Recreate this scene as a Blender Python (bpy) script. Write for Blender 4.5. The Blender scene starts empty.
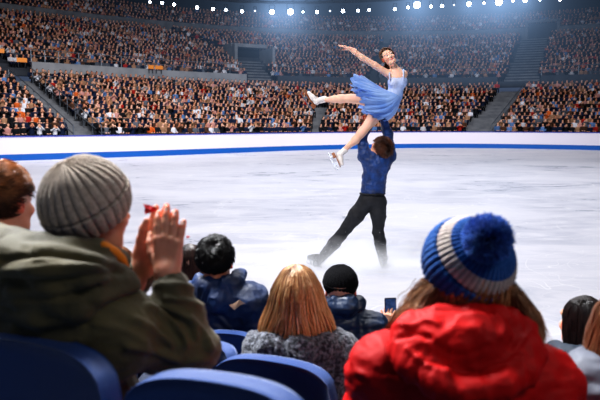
import bpy, math, random
import numpy as np
from mathutils import Matrix, Vector
random.seed(7)
RNG = np.random.default_rng(11)
SC = bpy.context.scene
COL = SC.collection
PI = math.pi

# ------------------------------------------------------------------ camera
FPX, HOR, CAMZ = 643.0, 123.0, 1.83
PITCH = math.atan((200 - HOR) / FPX)
cam_d = bpy.data.cameras.new('camera')
cam = bpy.data.objects.new('camera', cam_d)
COL.objects.link(cam)
cam.location = (0, 0, CAMZ)
cam.rotation_euler = (PI / 2 - PITCH, 0, 0)
cam_d.sensor_width = 36
cam_d.lens = FPX / 600 * 36
cam_d.clip_start = 0.05
cam_d.clip_end = 400
cam_d.dof.use_dof = True
cam_d.dof.focus_distance = 8.1
cam_d.dof.aperture_fstop = 4.2
SC.camera = cam


def P(px, py, d):
    """pixel (600x400 frame) at depth d metres along +Y -> world point"""
    u, v = (px - 300) / FPX, (200 - py) / FPX
    ca, sa = math.cos(PITCH), math.sin(PITCH)
    t = d / (ca + v * sa)
    return np.array([u * t, d, CAMZ + t * (-sa + v * ca)])


# ------------------------------------------------------------------ noise
def _hash(ix, iy, iz, seed):
    h = (ix * 374761393 + iy * 668265263 + iz * 2147483647 + seed * 974634777) & 0xffffffff
    h = ((h ^ (h >> 13)) * 1274126177) & 0xffffffff
    h = h ^ (h >> 16)
    return (h & 0xffff) / 32767.5 - 1.0


def vnoise(p, seed=0):
    p = np.asarray(p, float)
    i = np.floor(p).astype(np.int64)
    f = p - i
    f = f * f * f * (f * (f * 6 - 15) + 10)
    r = 0
    for dx in (0, 1):
        wx = f[..., 0] if dx else 1 - f[..., 0]
        for dy in (0, 1):
            wy = f[..., 1] if dy else 1 - f[..., 1]
            for dz in (0, 1):
                wz = f[..., 2] if dz else 1 - f[..., 2]
                r = r + wx * wy * wz * _hash(i[..., 0] + dx, i[..., 1] + dy, i[..., 2] + dz, seed)
    return r


def fbm(p, seed=0, o=3):
    r, a, s = 0, 1.0, 1.0
    for k in range(o):
        r = r + a * vnoise(p * s + 17.3 * k, seed + k)
        a *= .5
        s *= 2.03
    return r


# ------------------------------------------------------------------ mesh
def make_mesh(name, V, F, smooth=True, col=None, mats=None, midx=None):
    me = bpy.data.meshes.new(name)
    V = np.asarray(V, np.float32)
    if isinstance(F, np.ndarray):
        n, k = F.shape
        me.vertices.add(len(V))
        me.vertices.foreach_set('co', V.ravel())
        me.loops.add(n * k)
        me.loops.foreach_set('vertex_index', F.astype(np.int32).ravel())
        me.polygons.add(n)
        me.polygons.foreach_set('loop_start', np.arange(0, n * k, k, dtype=np.int32))
        me.update(calc_edges=True)
        me.validate()
    else:
        me.from_pydata([tuple(v) for v in V.tolist()], [], F)
        me.update()
    if smooth:
        me.polygons.foreach_set('use_smooth', np.ones(len(me.polygons), bool))
    if col is not None:
        a = me.color_attributes.new('Col', 'FLOAT_COLOR', 'POINT')
        c = np.ones((len(V), 4), np.float32)
        c[:, :3] = col
        a.data.foreach_set('color', c.ravel())
    for m in (mats or []):
        me.materials.append(m)
    if midx is not None:
        me.polygons.foreach_set('material_index', np.asarray(midx, np.int32))
    return me


def tag(o, label=None, cat=None, group=None, kind=None):
    if label: o['label'] = label
    if cat: o['category'] = cat
    if group: o['group'] = group
    if kind: o['kind'] = kind
    return o


def link(name, me, parent=None, loc=None):
    o = bpy.data.objects.new(name, me)
    COL.objects.link(o)
    if parent is not None:
        o.parent = parent
        pl = parent
        off = Vector((0, 0, 0))
        while pl is not None:
            off += Vector(pl.location)
            pl = pl.parent
        o.location = Vector(loc if loc is not None else (0, 0, 0)) - off
    elif loc is not None:
        o.location = loc
    return o


def empty(name, loc, label, cat, group=None):
    o = bpy.data.objects.new(name, None)
    COL.objects.link(o)
    o.location = tuple(float(x) for x in loc)
    o.empty_display_size = .1
    return tag(o, label, cat, group)


class MB:
    """collects simple pieces into one mesh"""
    def __init__(s): s.V, s.F = [], []

    def add(s, V, F):
        n = len(s.V)
        s.V += [tuple(map(float, v)) for v in V]
        s.F += [tuple(i + n for i in f) for f in F]
        return s

    def box(s, c, d, R=None):
        c = np.array(c, float); h = np.array(d, float) / 2
        q = np.array([[x, y, z] for x in (-1, 1) for y in (-1, 1) for z in (-1, 1)], float) * h
        if R is not None: q = q @ np.asarray(R).T
        return s.add(q + c, [(0, 1, 3, 2), (4, 6, 7, 5), (0, 4, 5, 1), (2, 3, 7, 6), (0, 2, 6, 4), (1, 5, 7, 3)])

    def tube(s, pts, r, n=8, cap=True):
        pts = np.asarray(pts, float)
        rr = np.broadcast_to(np.asarray(r, float), (len(pts),))
        V = []
        T = np.gradient(pts, axis=0)
        T /= np.linalg.norm(T, axis=1)[:, None] + 1e-12
        up = np.array([0, 0, 1.]) if abs(T[0][2]) < .9 else np.array([1., 0, 0])
        A = np.cross(T[0], up); A /= np.linalg.norm(A)
        for k in range(len(pts)):
            A = A - T[k] * A.dot(T[k]); A /= np.linalg.norm(A)
            B = np.cross(T[k], A)
            for j in range(n):
                a = 2 * PI * j / n
                V.append(pts[k] + rr[k] * (math.cos(a) * A + math.sin(a) * B))
        F = [(k * n + j, k * n + (j + 1) % n, (k + 1) * n + (j + 1) % n, (k + 1) * n + j) for k in range(len(pts) - 1) for j in range(n)]
        if cap:
            F.append(tuple(range(n - 1, -1, -1)))
            F.append(tuple((len(pts) - 1) * n + j for j in range(n)))
        return s.add(V, F)

    def grid(s, G, closed=False):
        G = np.asarray(G, float); a, b = G.shape[:2]
        F = []
        for i in range(a - 1):
            for j in range(b if closed else b - 1):
                F.append((i * b + j, i * b + (j + 1) % b, (i + 1) * b + (j + 1) % b, (i + 1) * b + j))
        return s.add(G.reshape(-1, 3), F)

    def build(s, name, m, parent=None, smooth=False, bevel=0, sub=0):
        me = make_mesh(name, s.V, s.F, smooth, mats=[m])
        o = link(name, me, parent)
        if bevel:
            b = o.modifiers.new('bevel', 'BEVEL'); b.width = bevel; b.segments = 3; b.limit_method = 'ANGLE'
        if sub:
            b = o.modifiers.new('sub', 'SUBSURF'); b.levels = sub; b.render_levels = sub
        return o


# ------------------------------------------------------------------ implicit surfaces
def rot(yaw=0, pitch=0, roll=0):
    cy, sy, cp, sp, cr, sr = math.cos(yaw), math.sin(yaw), math.cos(pitch), math.sin(pitch), math.cos(roll), math.sin(roll)
    Rz = np.array([[cy, -sy, 0], [sy, cy, 0], [0, 0, 1]])
    Rx = np.array([[1, 0, 0], [0, cp, -sp], [0, sp, cp]])
    Ry = np.array([[cr, 0, sr], [0, 1, 0], [-sr, 0, cr]])
    return Rz @ Rx @ Ry


def frame_from(fwd, up):
    f = np.array(fwd, float); f /= np.linalg.norm(f)
    u = np.array(up, float); u -= f * u.dot(f); u /= np.linalg.norm(u)
    return np.stack([np.cross(f, u), f, u], 1)


class Fr:
    def __init__(s, o, R=None, k=1.0):
        s.o = np.array(o, float); s.R = np.eye(3) if R is None else np.asarray(R, float); s.k = k

    def p(s, x, y, z): return s.o + s.k * (s.R @ np.array([x, y, z], float))
    def v(s, x, y, z): return s.R @ np.array([x, y, z], float)


class Sdf:
    def __init__(s): s.p = []

    def cap(s, a, b, ra, rb=None, k=.02, sub=False):
        a, b = np.array(a, float), np.array(b, float)
        rb = ra if rb is None else rb
        m = max(ra, rb)
        s.p.append(('c', a, b, ra, rb, k, sub, np.minimum(a, b) - m, np.maximum(a, b) + m))
        return s

    def ell(s, c, r, R=None, k=.02, sub=False):
        c = np.array(c, float); r = np.array(r, float)
        m = r.max() if R is not None else r
        s.p.append(('e', c, r, None if R is None else np.asarray(R), 0, k, sub, c - m, c + m))
        return s

    def chain(s, pts, rs, k=.02):
        for i in range(len(pts) - 1):
            s.cap(pts[i], pts[i + 1], rs[i], rs[i + 1], k)
        return s

    def mesh(s, h):
        pos = [q for q in s.p if not q[6]]
        lo = np.min([q[7] for q in pos], 0) - 4 * h
        hi = np.max([q[8] for q in pos], 0) + 4 * h
        n = np.ceil((hi - lo) / h).astype(int) + 1
        D = np.full(tuple(n), 1.0, np.float32)
        ax = [lo[i] + h * np.arange(n[i]) for i in range(3)]
        for (t, a, b, c, d, k, sub, l, u) in s.p:
            m = k + 3 * h
            i0 = np.clip(np.floor((l - m - lo) / h).astype(int), 0, n)
            i1 = np.clip(np.ceil((u + m - lo) / h).astype(int) + 1, 0, n)
            if (i1 <= i0).any(): continue
            X = ax[0][i0[0]:i1[0], None, None]; Y = ax[1][None, i0[1]:i1[1], None]; Z = ax[2][None, None, i0[2]:i1[2]]
            if t == 'c':
                ab = b - a; L = max(ab.dot(ab), 1e-12)
                px, py, pz = X - a[0], Y - a[1], Z - a[2]
                q = np.clip((px * ab[0] + py * ab[1] + pz * ab[2]) / L, 0, 1)
                dd = np.sqrt((px - q * ab[0]) ** 2 + (py - q * ab[1]) ** 2 + (pz - q * ab[2]) ** 2) - (c + (d - c) * q)
            else:
                px, py, pz = X - a[0], Y - a[1], Z - a[2]
                if c is not None:
                    M = c.T
                    px, py, pz = (M[0, 0] * px + M[0, 1] * py + M[0, 2] * pz, M[1, 0] * px + M[1, 1] * py + M[1, 2] * pz, M[2, 0] * px + M[2, 1] * py + M[2, 2] * pz)
                k0 = np.sqrt((px / b[0]) ** 2 + (py / b[1]) ** 2 + (pz / b[2]) ** 2)
                k1 = np.sqrt((px / b[0] ** 2) ** 2 + (py / b[1] ** 2) ** 2 + (pz / b[2] ** 2) ** 2)
                dd = k0 * (k0 - 1) / np.maximum(k1, 1e-6)
            B = D[i0[0]:i1[0], i0[1]:i1[1], i0[2]:i1[2]]
            if sub:
                dd = -dd
                w = np.clip(.5 - .5 * (dd - B) / k, 0, 1)
                # smooth max
                r = dd * (1 - w) + B * w + k * w * (1 - w)
            else:
                w = np.clip(.5 + .5 * (dd - B) / k, 0, 1)
                r = dd * (1 - w) + B * w - k * w * (1 - w)
            D[i0[0]:i1[0], i0[1]:i1[1], i0[2]:i1[2]] = r
        return nets(D, lo, h)


def nets(D, lo, h):
    S = D < 0
    nx, ny, nz = D.shape
    cn = (nx - 1, ny - 1, nz - 1)
    cnt = np.zeros(cn, np.int16)
    acc = np.zeros(cn + (3,), np.float32)
    edges = []
    for ax in range(3):
        sl0 = [slice(None)] * 3; sl1 = [slice(None)] * 3
        sl0[ax] = slice(0, -1); sl1[ax] = slice(1, None)
        a, b = S[tuple(sl0)], S[tuple(sl1)]
        I = np.argwhere(a != b)
        A = D[tuple(sl0)][tuple(I.T)]; B = D[tuple(sl1)][tuple(I.T)]
        t = A / (A - B)
        pos = I.astype(np.float32).copy(); pos[:, ax] += t
        o1, o2 = [(1, 2), (2, 0), (0, 1)][ax]
        for d1 in (0, 1):
            for d2 in (0, 1):
                J = I.copy(); J[:, o1] -= d1; J[:, o2] -= d2
                ok = (J >= 0).all(1) & (J < np.array(cn)).all(1)
                np.add.at(cnt, tuple(J[ok].T), 1)
                np.add.at(acc, tuple(J[ok].T), pos[ok])
        edges.append((I, a[tuple(I.T)], ax, o1, o2))
    C = np.argwhere(cnt > 0)
    idx = np.full(cn, -1, np.int64)
    idx[tuple(C.T)] = np.arange(len(C))
    V = acc[tuple(C.T)] / cnt[tuple(C.T)][:, None] * h + lo
    Fs = []
    for I, ins, ax, o1, o2 in edges:
        ok = (I[:, o1] > 0) & (I[:, o2] > 0) & (I[:, o1] < cn[o1]) & (I[:, o2] < cn[o2])
        I, ins = I[ok], ins[ok]
        def g(d1, d2):
            J = I.copy(); J[:, o1] -= d1; J[:, o2] -= d2
            return idx[tuple(J.T)]
        q = np.stack([g(1, 1), g(0, 1), g(0, 0), g(1, 0)], 1)
        q[~ins] = q[~ins][:, ::-1]
        Fs.append(q)
    return V.astype(float), np.concatenate(Fs)


def vnormals(V, F):
    n = np.cross(V[F[:, 2]] - V[F[:, 0]], V[F[:, 3]] - V[F[:, 1]])
    N = np.zeros_like(V)
    for k in range(4): np.add.at(N, F[:, k], n)
    return N / (np.linalg.norm(N, axis=1)[:, None] + 1e-12)


def smoothv(V, F, it=1):
    for _ in range(it):
        A = np.zeros_like(V); c = np.zeros(len(V))
        for k in range(4):
            np.add.at(A, F[:, k], V[F[:, (k + 1) % 4]]); np.add.at(c, F[:, k], 1)
        V = .5 * V + .5 * A / np.maximum(c, 1)[:, None]
    return V


def creases(lines, w=3.0):
    """sewn-in folds: lines of ((points), amp); ridge (+) or groove (-) on the cloth that faces the aisle behind"""
    def f(V):
        px = 300 + FPX * V[:, 0] / V[:, 1]; py = HOR + FPX * (CAMZ - V[:, 2]) / V[:, 1]
        r = np.zeros(len(V))
        for pts, amp in lines:
            p = np.array(catmull([pts[0]] + list(pts) + [pts[-1]], 2.0)) if len(pts) > 2 else np.array(pts, float)
            d = np.full(len(V), 1e9)
            for a, b in zip(p[:-1], p[1:]):
                ab = b - a; L = ab.dot(ab) + 1e-9
                t = np.clip(((px - a[0]) * ab[0] + (py - a[1]) * ab[1]) / L, 0, 1)
                d = np.minimum(d, (px - a[0] - t * ab[0]) ** 2 + (py - a[1] - t * ab[1]) ** 2)
            r += amp * np.exp(-d / (w * w))
        return r
    return f


def sdf_obj(name, S, h, m, parent, disp=None, base=(1, 1, 1), paint=(), smooth=1, extra=()):
    V, F = S.mesh(h)
    V = smoothv(V, F, smooth)
    if disp is not None:
        V = V + vnormals(V, F) * disp(V)[:, None]
    for (V2, F2) in extra:
        F = np.concatenate([F, F2 + len(V)]); V = np.concatenate([V, V2])
    col = np.tile(np.array(base, float), (len(V), 1))
    for (c, r, cc) in paint:
        d = np.linalg.norm(V - np.asarray(c), axis=1)
        w = np.clip((r - d) / (.4 * r), 0, 1)[:, None]
        col = col * (1 - w) + w * np.array(cc)
    return link(name, make_mesh(name, V, F, True, col, [m]), parent)


# ------------------------------------------------------------------ materials
def srgb(r, g, b):
    f = lambda c: (c / 255 / 12.92) if c / 255 <= .04045 else ((c / 255 + .055) / 1.055) ** 2.4
    return (f(r), f(g), f(b))


def mat(name, c=(.5, .5, .5), rough=.7, c2=None, nscale=20, bump=0, bscale=60, attr=False, metal=0, sss=0, sheen=0, spec=.5, emis=None, estr=0, stretch=(1, 1, 1), alpha=1, detail=4, ramp=(.35, .65), trans=0, coat=0):
    m = bpy.data.materials.new(name)
    m.use_nodes = True
    N, L = m.node_tree.nodes, m.node_tree.links
    b = N['Principled BSDF']
    b.inputs['Roughness'].default_value = rough
    b.inputs['Metallic'].default_value = metal
    b.inputs['Specular IOR Level'].default_value = spec
    b.inputs['Base Color'].default_value = (*c, 1)
    if coat: b.inputs['Coat Weight'].default_value = coat
    tc = N.new('ShaderNodeTexCoord')
    mp = N.new('ShaderNodeMapping'); mp.inputs['Scale'].default_value = stretch
    L.new(tc.outputs['Object'], mp.inputs['Vector'])
    src = None
    if attr:
        a = N.new('ShaderNodeAttribute'); a.attribute_name = 'Col'
        mx = N.new('ShaderNodeMix'); mx.data_type = 'RGBA'; mx.blend_type = 'MULTIPLY'; mx.inputs[0].default_value = 1
        L.new(a.outputs['Color'], mx.inputs[6]); mx.inputs[7].default_value = (*c, 1)
        src = mx.outputs[2]
    if c2 is not None:
        nz = N.new('ShaderNodeTexNoise'); nz.inputs['Scale'].default_value = nscale; nz.inputs['Detail'].default_value = detail
        L.new(mp.outputs[0], nz.inputs['Vector'])
        rp = N.new('ShaderNodeMapRange'); rp.inputs[1].default_value = ramp[0]; rp.inputs[2].default_value = ramp[1]
        L.new(nz.outputs[0], rp.inputs[0])
        mx = N.new('ShaderNodeMix'); mx.data_type = 'RGBA'
        L.new(rp.outputs[0], mx.inputs[0])
        if src: L.new(src, mx.inputs[6])
        else: mx.inputs[6].default_value = (*c, 1)
        mx.inputs[7].default_value = (*c2, 1)
        src = mx.outputs[2]
    if src: L.new(src, b.inputs['Base Color'])
    if bump:
        nz = N.new('ShaderNodeTexNoise'); nz.inputs['Scale'].default_value = bscale; nz.inputs['Detail'].default_value = 3
        L.new(mp.outputs[0], nz.inputs['Vector'])
        bp = N.new('ShaderNodeBump'); bp.inputs['Strength'].default_value = bump; bp.inputs['Distance'].default_value = .01
        L.new(nz.outputs[0], bp.inputs['Height']); L.new(bp.outputs[0], b.inputs['Normal'])
    if sss:
        b.inputs['Subsurface Weight'].default_value = sss
        b.inputs['Subsurface Radius'].default_value = (1, .35, .2)
        b.inputs['Subsurface Scale'].default_value = .012
    if sheen:
        b.inputs['Sheen Weight'].default_value = sheen
        b.inputs['Sheen Roughness'].default_value = .5
    if emis is not None:
        b.inputs['Emission Color'].default_value = (*emis, 1); b.inputs['Emission Strength'].default_value = estr
    if alpha < 1: b.inputs['Alpha'].default_value = alpha
    if trans: b.inputs['Transmission Weight'].default_value = trans
    return m


M = {}
M['skin'] = mat('skin', (1, 1, 1), .5, attr=True, sss=.25, bump=.12, bscale=180)
M['concrete'] = mat('concrete', srgb(118, 122, 128), .85, c2=srgb(95, 99, 106), nscale=1.5, bump=.2, bscale=8)
M['concrete_dark'] = mat('dark_concrete', srgb(62, 68, 78), .9, c2=srgb(48, 54, 64), nscale=1.2)
M['facade'] = mat('facade_concrete', srgb(150, 153, 158), .85, c2=srgb(128, 132, 138), nscale=.8)
M['rail'] = mat('rail_metal', srgb(120, 130, 142), .4, metal=.6)
M['board_white'] = mat('board_white', srgb(232, 228, 240), .35)
M['board_blue'] = mat('board_blue', srgb(8, 92, 180), .35)
M['board_cap'] = mat('board_cap', srgb(70, 80, 180), .35)
M['seat_blue'] = mat('seat_blue', srgb(6, 54, 116), .5, bump=.25, bscale=350, sheen=.1)
M['seat_dark'] = mat('seat_dark', srgb(12, 26, 58), .5)
M['steel'] = mat('steel', srgb(120, 126, 138), .35, metal=.8)
M['black_metal'] = mat('black_metal', srgb(22, 26, 32), .5, metal=.4)
# ------------------------------------------------------------------ arena plan
ctrl = [(-46, 17), (-40, 19), (-34, 21), (-27, 24), (-20, 27.6), (-14.5, 31), (-11.7, 33.1), (-8.3, 35.7), (-4.5, 39.3), (0, 43.4), (5.4, 46.6), (11.2, 47.8),
        (16.1, 46.4), (20.6, 43.4), (24.6, 39), (27.4, 33.5), (29, 27), (29.5, 20), (29.5, 12)]


def catmull(pts, step=.25):
    pts = np.array(pts, float); out = []
    for i in range(1, len(pts) - 2):
        p0, p1, p2, p3 = pts[i - 1:i + 3]
        n = max(2, int(np.linalg.norm(p2 - p1) / step))
        t = np.linspace(0, 1, n, endpoint=False)[:, None]
        out.append(.5 * (2 * p1 + (p2 - p0) * t + (2 * p0 - 5 * p1 + 4 * p2 - p3) * t ** 2 + (3 * p1 - p0 - 3 * p2 + p3) * t ** 3))
    out = np.concatenate(out)
    d = np.r_[0, np.cumsum(np.linalg.norm(np.diff(out, axis=0), axis=1))]
    s = np.arange(0, d[-1], step)
    return np.stack([np.interp(s, d, out[:, 0]), np.interp(s, d, out[:, 1])], 1)


CV = catmull(ctrl)
_T = np.gradient(CV, axis=0)
for _ in range(30):
    _T[1:-1] = (_T[:-2] + _T[1:-1] + _T[2:]) / 3
_T /= np.linalg.norm(_T, axis=1)[:, None]
CN = np.stack([-_T[:, 1], _T[:, 0]], 1)


def ring(r, z):
    q = CV + CN * r
    return np.concatenate([q, np.full((len(q), 1), z)], 1)


# ice: closed polygon inside the boards
ice_pts = np.concatenate([ring(0, 0)[:, :2], [(29.5, 4.6), (-46, 4.6)]])
me = make_mesh('ice', np.c_[ice_pts, np.zeros(len(ice_pts))], [tuple(range(len(ice_pts) - 1, -1, -1))], smooth=False)


def ice_mat():
    m = bpy.data.materials.new('ice')
    m.use_nodes = True
    N, L = m.node_tree.nodes, m.node_tree.links
    b = N['Principled BSDF']
    tc = N.new('ShaderNodeTexCoord')
    def noise(sc, detail, rough, st, rotz=0, dist=0):
        mp = N.new('ShaderNodeMapping'); mp.inputs['Scale'].default_value = st; mp.inputs['Rotation'].default_value = (0, 0, rotz)
        L.new(tc.outputs['Object'], mp.inputs['Vector'])
        n = N.new('ShaderNodeTexNoise'); n.inputs['Scale'].default_value = sc; n.inputs['Detail'].default_value = detail; n.inputs['Roughness'].default_value = rough
        n.inputs['Distortion'].default_value = dist
        L.new(mp.outputs[0], n.inputs['Vector']); return n.outputs[0]
    def rng(s, a, b_, lo=0., hi=1.):
        r = N.new('ShaderNodeMapRange'); r.inputs[1].default_value = a; r.inputs[2].default_value = b_; r.inputs[3].default_value = lo; r.inputs[4].default_value = hi
        L.new(s, r.inputs[0]); return r.outputs[0]
    def math_(op, x, y):
        q = N.new('ShaderNodeMath'); q.operation = op
        for i, v in enumerate((x, y)):
            if isinstance(v, (int, float)): q.inputs[i].default_value = v
            else: L.new(v, q.inputs[i])
        return q.outputs[0]
    # broad cloudy wear, elongated across the rink; then curved skate scratches
    a = rng(noise(.35, 6, .62, (.6, 1.2, 1), .12, .8), .38, .66)
    c = rng(noise(1.2, 6, .65, (.55, 1.3, 1), -.12, 1.4), .38, .64)
    wear = math_('MULTIPLY', a, c)
    lines = None
    for sc, rz, dist, w, st in ((.55, .3, 2.2, .006, (1, 1, 1)), (.35, 1.1, 3.0, .004, (1, 1.5, 1)), (.8, -.5, 2.5, .007, (.8, 1, 1)), (.3, 2.1, 1.5, .003, (1, 1, 1)), (1.2, .9, 1.8, .008, (1, 1, 1))):
        n = noise(sc, 0, .5, st, rz, dist)
        d = math_('ABSOLUTE', math_('SUBTRACT', n, .5), 0)
        l = rng(d, 0, w, 1, 0)
        lines = l if lines is None else math_('MAXIMUM', lines, l)
    mx = N.new('ShaderNodeMix'); mx.data_type = 'RGBA'
    L.new(wear, mx.inputs[0]); mx.inputs[6].default_value = (*srgb(234, 234, 243), 1); mx.inputs[7].default_value = (*srgb(192, 198, 216), 1)
    mx2 = N.new('ShaderNodeMix'); mx2.data_type = 'RGBA'
    brk = rng(noise(.9, 2, .5, (1, 1, 1)), .42, .6)
    L.new(math_('MULTIPLY', math_('MULTIPLY', lines, brk), .95), mx2.inputs[0]); L.new(mx.outputs[2], mx2.inputs[6]); mx2.inputs[7].default_value = (*srgb(250, 250, 255), 1)
    L.new(mx2.outputs[2], b.inputs['Base Color'])
    L.new(rng(wear, 0, 1, .42, .2), b.inputs['Roughness'])
    b.inputs['Specular IOR Level'].default_value = .35
    bp = N.new('ShaderNodeBump'); bp.inputs['Strength'].default_value = .25; bp.inputs['Distance'].default_value = .01
    L.new(math_('ADD', lines, noise(9, 3, .6, (1, 1, 1))), bp.inputs['Height']); L.new(bp.outputs[0], b.inputs['Normal'])
    return m


me.materials.append(ice_mat())
o = link('floor', me); tag(o, kind='structure'); o['label'] = 'white scratched ice surface of the rink'

# rink boards
rb = empty('rink_boards', (0, 45, 0), 'long curved white rink boards with blue kick strip along the ice', 'barrier')
mb = MB(); mb.grid([ring(0, .3), ring(0, 1.16), ring(.12, 1.16), ring(.12, 0)]); mb.build('white_panel', M['board_white'], rb)
mb = MB(); mb.grid([ring(-.02, 0), ring(-.02, .31), ring(.01, .31)]); mb.build('kick_strip', M['board_blue'], rb)
mb = MB(); mb.grid([ring(-.03, 1.15), ring(-.03, 1.2), ring(.15, 1.2), ring(.15, 1.15)]); mb.build('cap_rail', M['board_cap'], rb)

# ------------------------------------------------------------------ stands
TIERS = []            # (r, z) of each tread


def tier(name, r0, z0, n, dep, rise, m, wall_from):
    prof = [(r0, wall_from), (r0, z0)]
    rows = []
    for i in range(n):
        prof += [(r0 + (i + 1) * dep, z0 + i * rise)]
        rows.append((r0 + i * dep, z0 + i * rise))
        if i < n - 1: prof += [(r0 + (i + 1) * dep, z0 + (i + 1) * rise)]
    mb = MB(); mb.grid([ring(r, z) for r, z in prof])
    o = mb.build(name, m); tag(o, kind='structure')
    TIERS.append(rows)
    return rows


tier('floor_lower_terrace', 2.6, .75, 14, .92, .298, M['concrete'], 0)
tier('floor_upper_terrace', 16.6, 5.8, 17, .81, .335, M['concrete_dark'], 5.2)
tier('floor_top_terrace', 31.2, 12.1, 6, .78, .42, M['concrete_dark'], 11.6)
mb = MB(); mb.grid([ring(0.12, 0.02), ring(2.6, 0.02)]); tag(mb.build('floor_walkway', M['concrete']), kind='structure')


def wallrun(name, r, z0, z1, th, m, keep=None):
    """facade wall, left open where keep() is false"""
    runs = []; cur = []
    a, b, c, d = ring(r, z0), ring(r, z1), ring(r + th, z1), ring(r + th, z0)
    for i in range(len(CV)):
        ok = keep is None or keep(a[i])
        if ok: cur.append(i)
        if (not ok or i == len(CV) - 1) and len(cur) > 4:
            mb = MB(); mb.grid([a[cur], b[cur], c[cur], d[cur]])
            for e in (cur[0], cur[-1]):
                mb.add([a[e], b[e], c[e], d[e]], [(0, 1, 2, 3)])
            tag(mb.build(name, m if a[cur[len(cur) // 2]][0] < -2 else M['concrete_dark']), kind='structure'); runs.append(cur)
        if not ok: cur = []
    return runs


# aisles as plan lines: (point, point, half width, r range)
AIS = []


def plan_on(px, r):
    """plan point where the offset curve r crosses the sight line of pixel column px"""
    q = CV + CN * r
    pxs = 300 + FPX * q[:, 0] / np.maximum(q[:, 1], .1)
    i = np.argmin(np.abs(pxs - px) + (q[:, 1] < 15) * 1e4)
    return q[i]


for (pa, ra, pb, rb_, w) in ((91, 2.6, 22, 15.5, .7), (474, 2.6, 514, 15.5, 1.1), (516, 16.6, 532, 30.5, 1.5), (262, 16.6, 245, 22.5, 1.2), (240, 22.5, 168, 30.5, .5), (312, 2.6, 322, 9, .3),
                             (8, 16.6, -60, 30, .7), (-80, 2.6, -170, 15.5, .7), (700, 2.6, 760, 30.5, .9), (372, 16.6, 385, 30.5, .4)):
    AIS.append((plan_on(pa, ra), plan_on(pb, rb_), w, ra, rb_))


def in_aisle(p, r, extra=0):
    for a, b, w, r0, r1 in AIS:
        if r < r0 - .5 or r > r1 + 1: continue
        ab = b - a; t = (p[:2] - a).dot(ab) / ab.dot(ab)
        q = a + t * ab
        if np.linalg.norm(p[:2] - q) < w + extra: return True
    return False


facade_runs = wallrun('wall_lower_facade', 15.55, 4.3, 6.2, .25, M['facade'], lambda p: not in_aisle(p, 15.6, .2) and not in_aisle(p, 16.7, .2))
mb = MB(); mb.grid([ring(15.8, 5.2), ring(16.6, 5.2)]); tag(mb.build('floor_concourse', M['concrete_dark']), kind='structure')
wallrun('wall_upper_facade', 30.5, 11.0, 12.65, .25, M['concrete'])
mb = MB(); mb.grid([ring(30.75, 11.8), ring(31.2, 11.8)]); tag(mb.build('floor_upper_concourse', M['concrete_dark']), kind='structure')
mat_dark = mat('roof_dark', srgb(24, 32, 44), .95, c2=srgb(16, 22, 32), nscale=.3)
mb = MB(); mb.grid([ring(36.5, 12.4), ring(36.5, 21.5)]); tag(mb.build('wall_back', mat_dark), kind='structure')
_rp = ring(36.4, 21.5)
mb = MB(); mb.add(list(_rp) + [(66, -6, 21.5), (-75, -6, 21.5)], [tuple(range(len(_rp) + 2))]); ceil = mb.build('ceiling', mat_dark); tag(ceil, kind='structure')

# aisle stairs: half steps on the terraces
for k, (a, b, w, r0, r1) in enumerate(AIS[:5]):
    mb = MB(); ab = (b - a); L_ = np.linalg.norm(ab); u = ab / L_
    rows = TIERS[0] if r0 < 10 else TIERS[1]
    dep = .92 if r0 < 10 else .81; rise = .298 if r0 < 10 else .335
    for (r, z) in rows:
        q = CV + CN * (r + dep)
        t_ = (q - a) @ u; off = np.linalg.norm(q - a - t_[:, None] * u, axis=1)
        i = np.argmin(off)
        if off[i] > .3 or t_[i] < -.5 or t_[i] > L_ + .5: continue
        n = CN[i]; R = np.array([[n[1], n[0], 0], [-n[0], n[1], 0], [0, 0, 1.]])
        c = q[i] - n * .2
        mb.box((c[0], c[1], z + rise / 4), (w * 2 + .3, .42, rise / 2), R)
    o = mb.build('floor_aisle_stairs', M['concrete']); tag(o, kind='structure')


def railing(label, pts, hgt, nr=2, every=6):
    c = pts[len(pts) // 2]
    t = empty('guard_railing', c, label, 'railing')
    mb = MB()
    for j in range(nr): mb.tube(pts[::2] + np.array([0, 0, hgt * (j + 1) / nr]), .03, 6)
    mb.build('rail', M['rail'], t)
    for p in pts[::every]:
        MB().tube([p, p + np.array([0, 0, hgt])], .03, 6).build('post', M['rail'], t)


fl = ['steel guard railing on top of the far left facade wall above the stairs', 'steel guard railing on top of the long left facade wall', 'steel guard railing on top of the facade wall in the middle',
      'steel guard railing on the facade wall beyond the tunnel', 'steel guard railing on facade wall right of wide stairs', 'steel guard railing at the right end of facade wall']
k = 0
for cur in facade_runs:
    q = ring(15.65, 6.2)[cur]
    px = 300 + FPX * q[:, 0] / q[:, 1]
    ok = (px > -25) & (px < 625) & (q[:, 1] > 15)
    if ok.sum() < 12: continue
    railing(fl[min(k, 5)], q[ok], .85, 2, 7); k += 1
for (ai, sg, lab) in ((0, 1, 'steel stair handrail on the right side of the lower left stairs'), (0, -1, 'steel stair handrail on the left side of the lower left stairs'),
                      (1, 1, 'steel stair handrail right of the wide lower stairs')):
    a, b, w, r0, r1 = AIS[ai]
    ab = b - a; nn = np.array([ab[1], -ab[0]]) / np.linalg.norm(ab)
    t_ = np.linspace(0, 1, 30)
    z = .75 + t_ * (15.5 - 2.6) / .92 * .298
    pts = np.c_[a + np.outer(t_, ab) + nn * sg * (w + .1), z]
    railing(lab, pts, .95, 2, 3)

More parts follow.
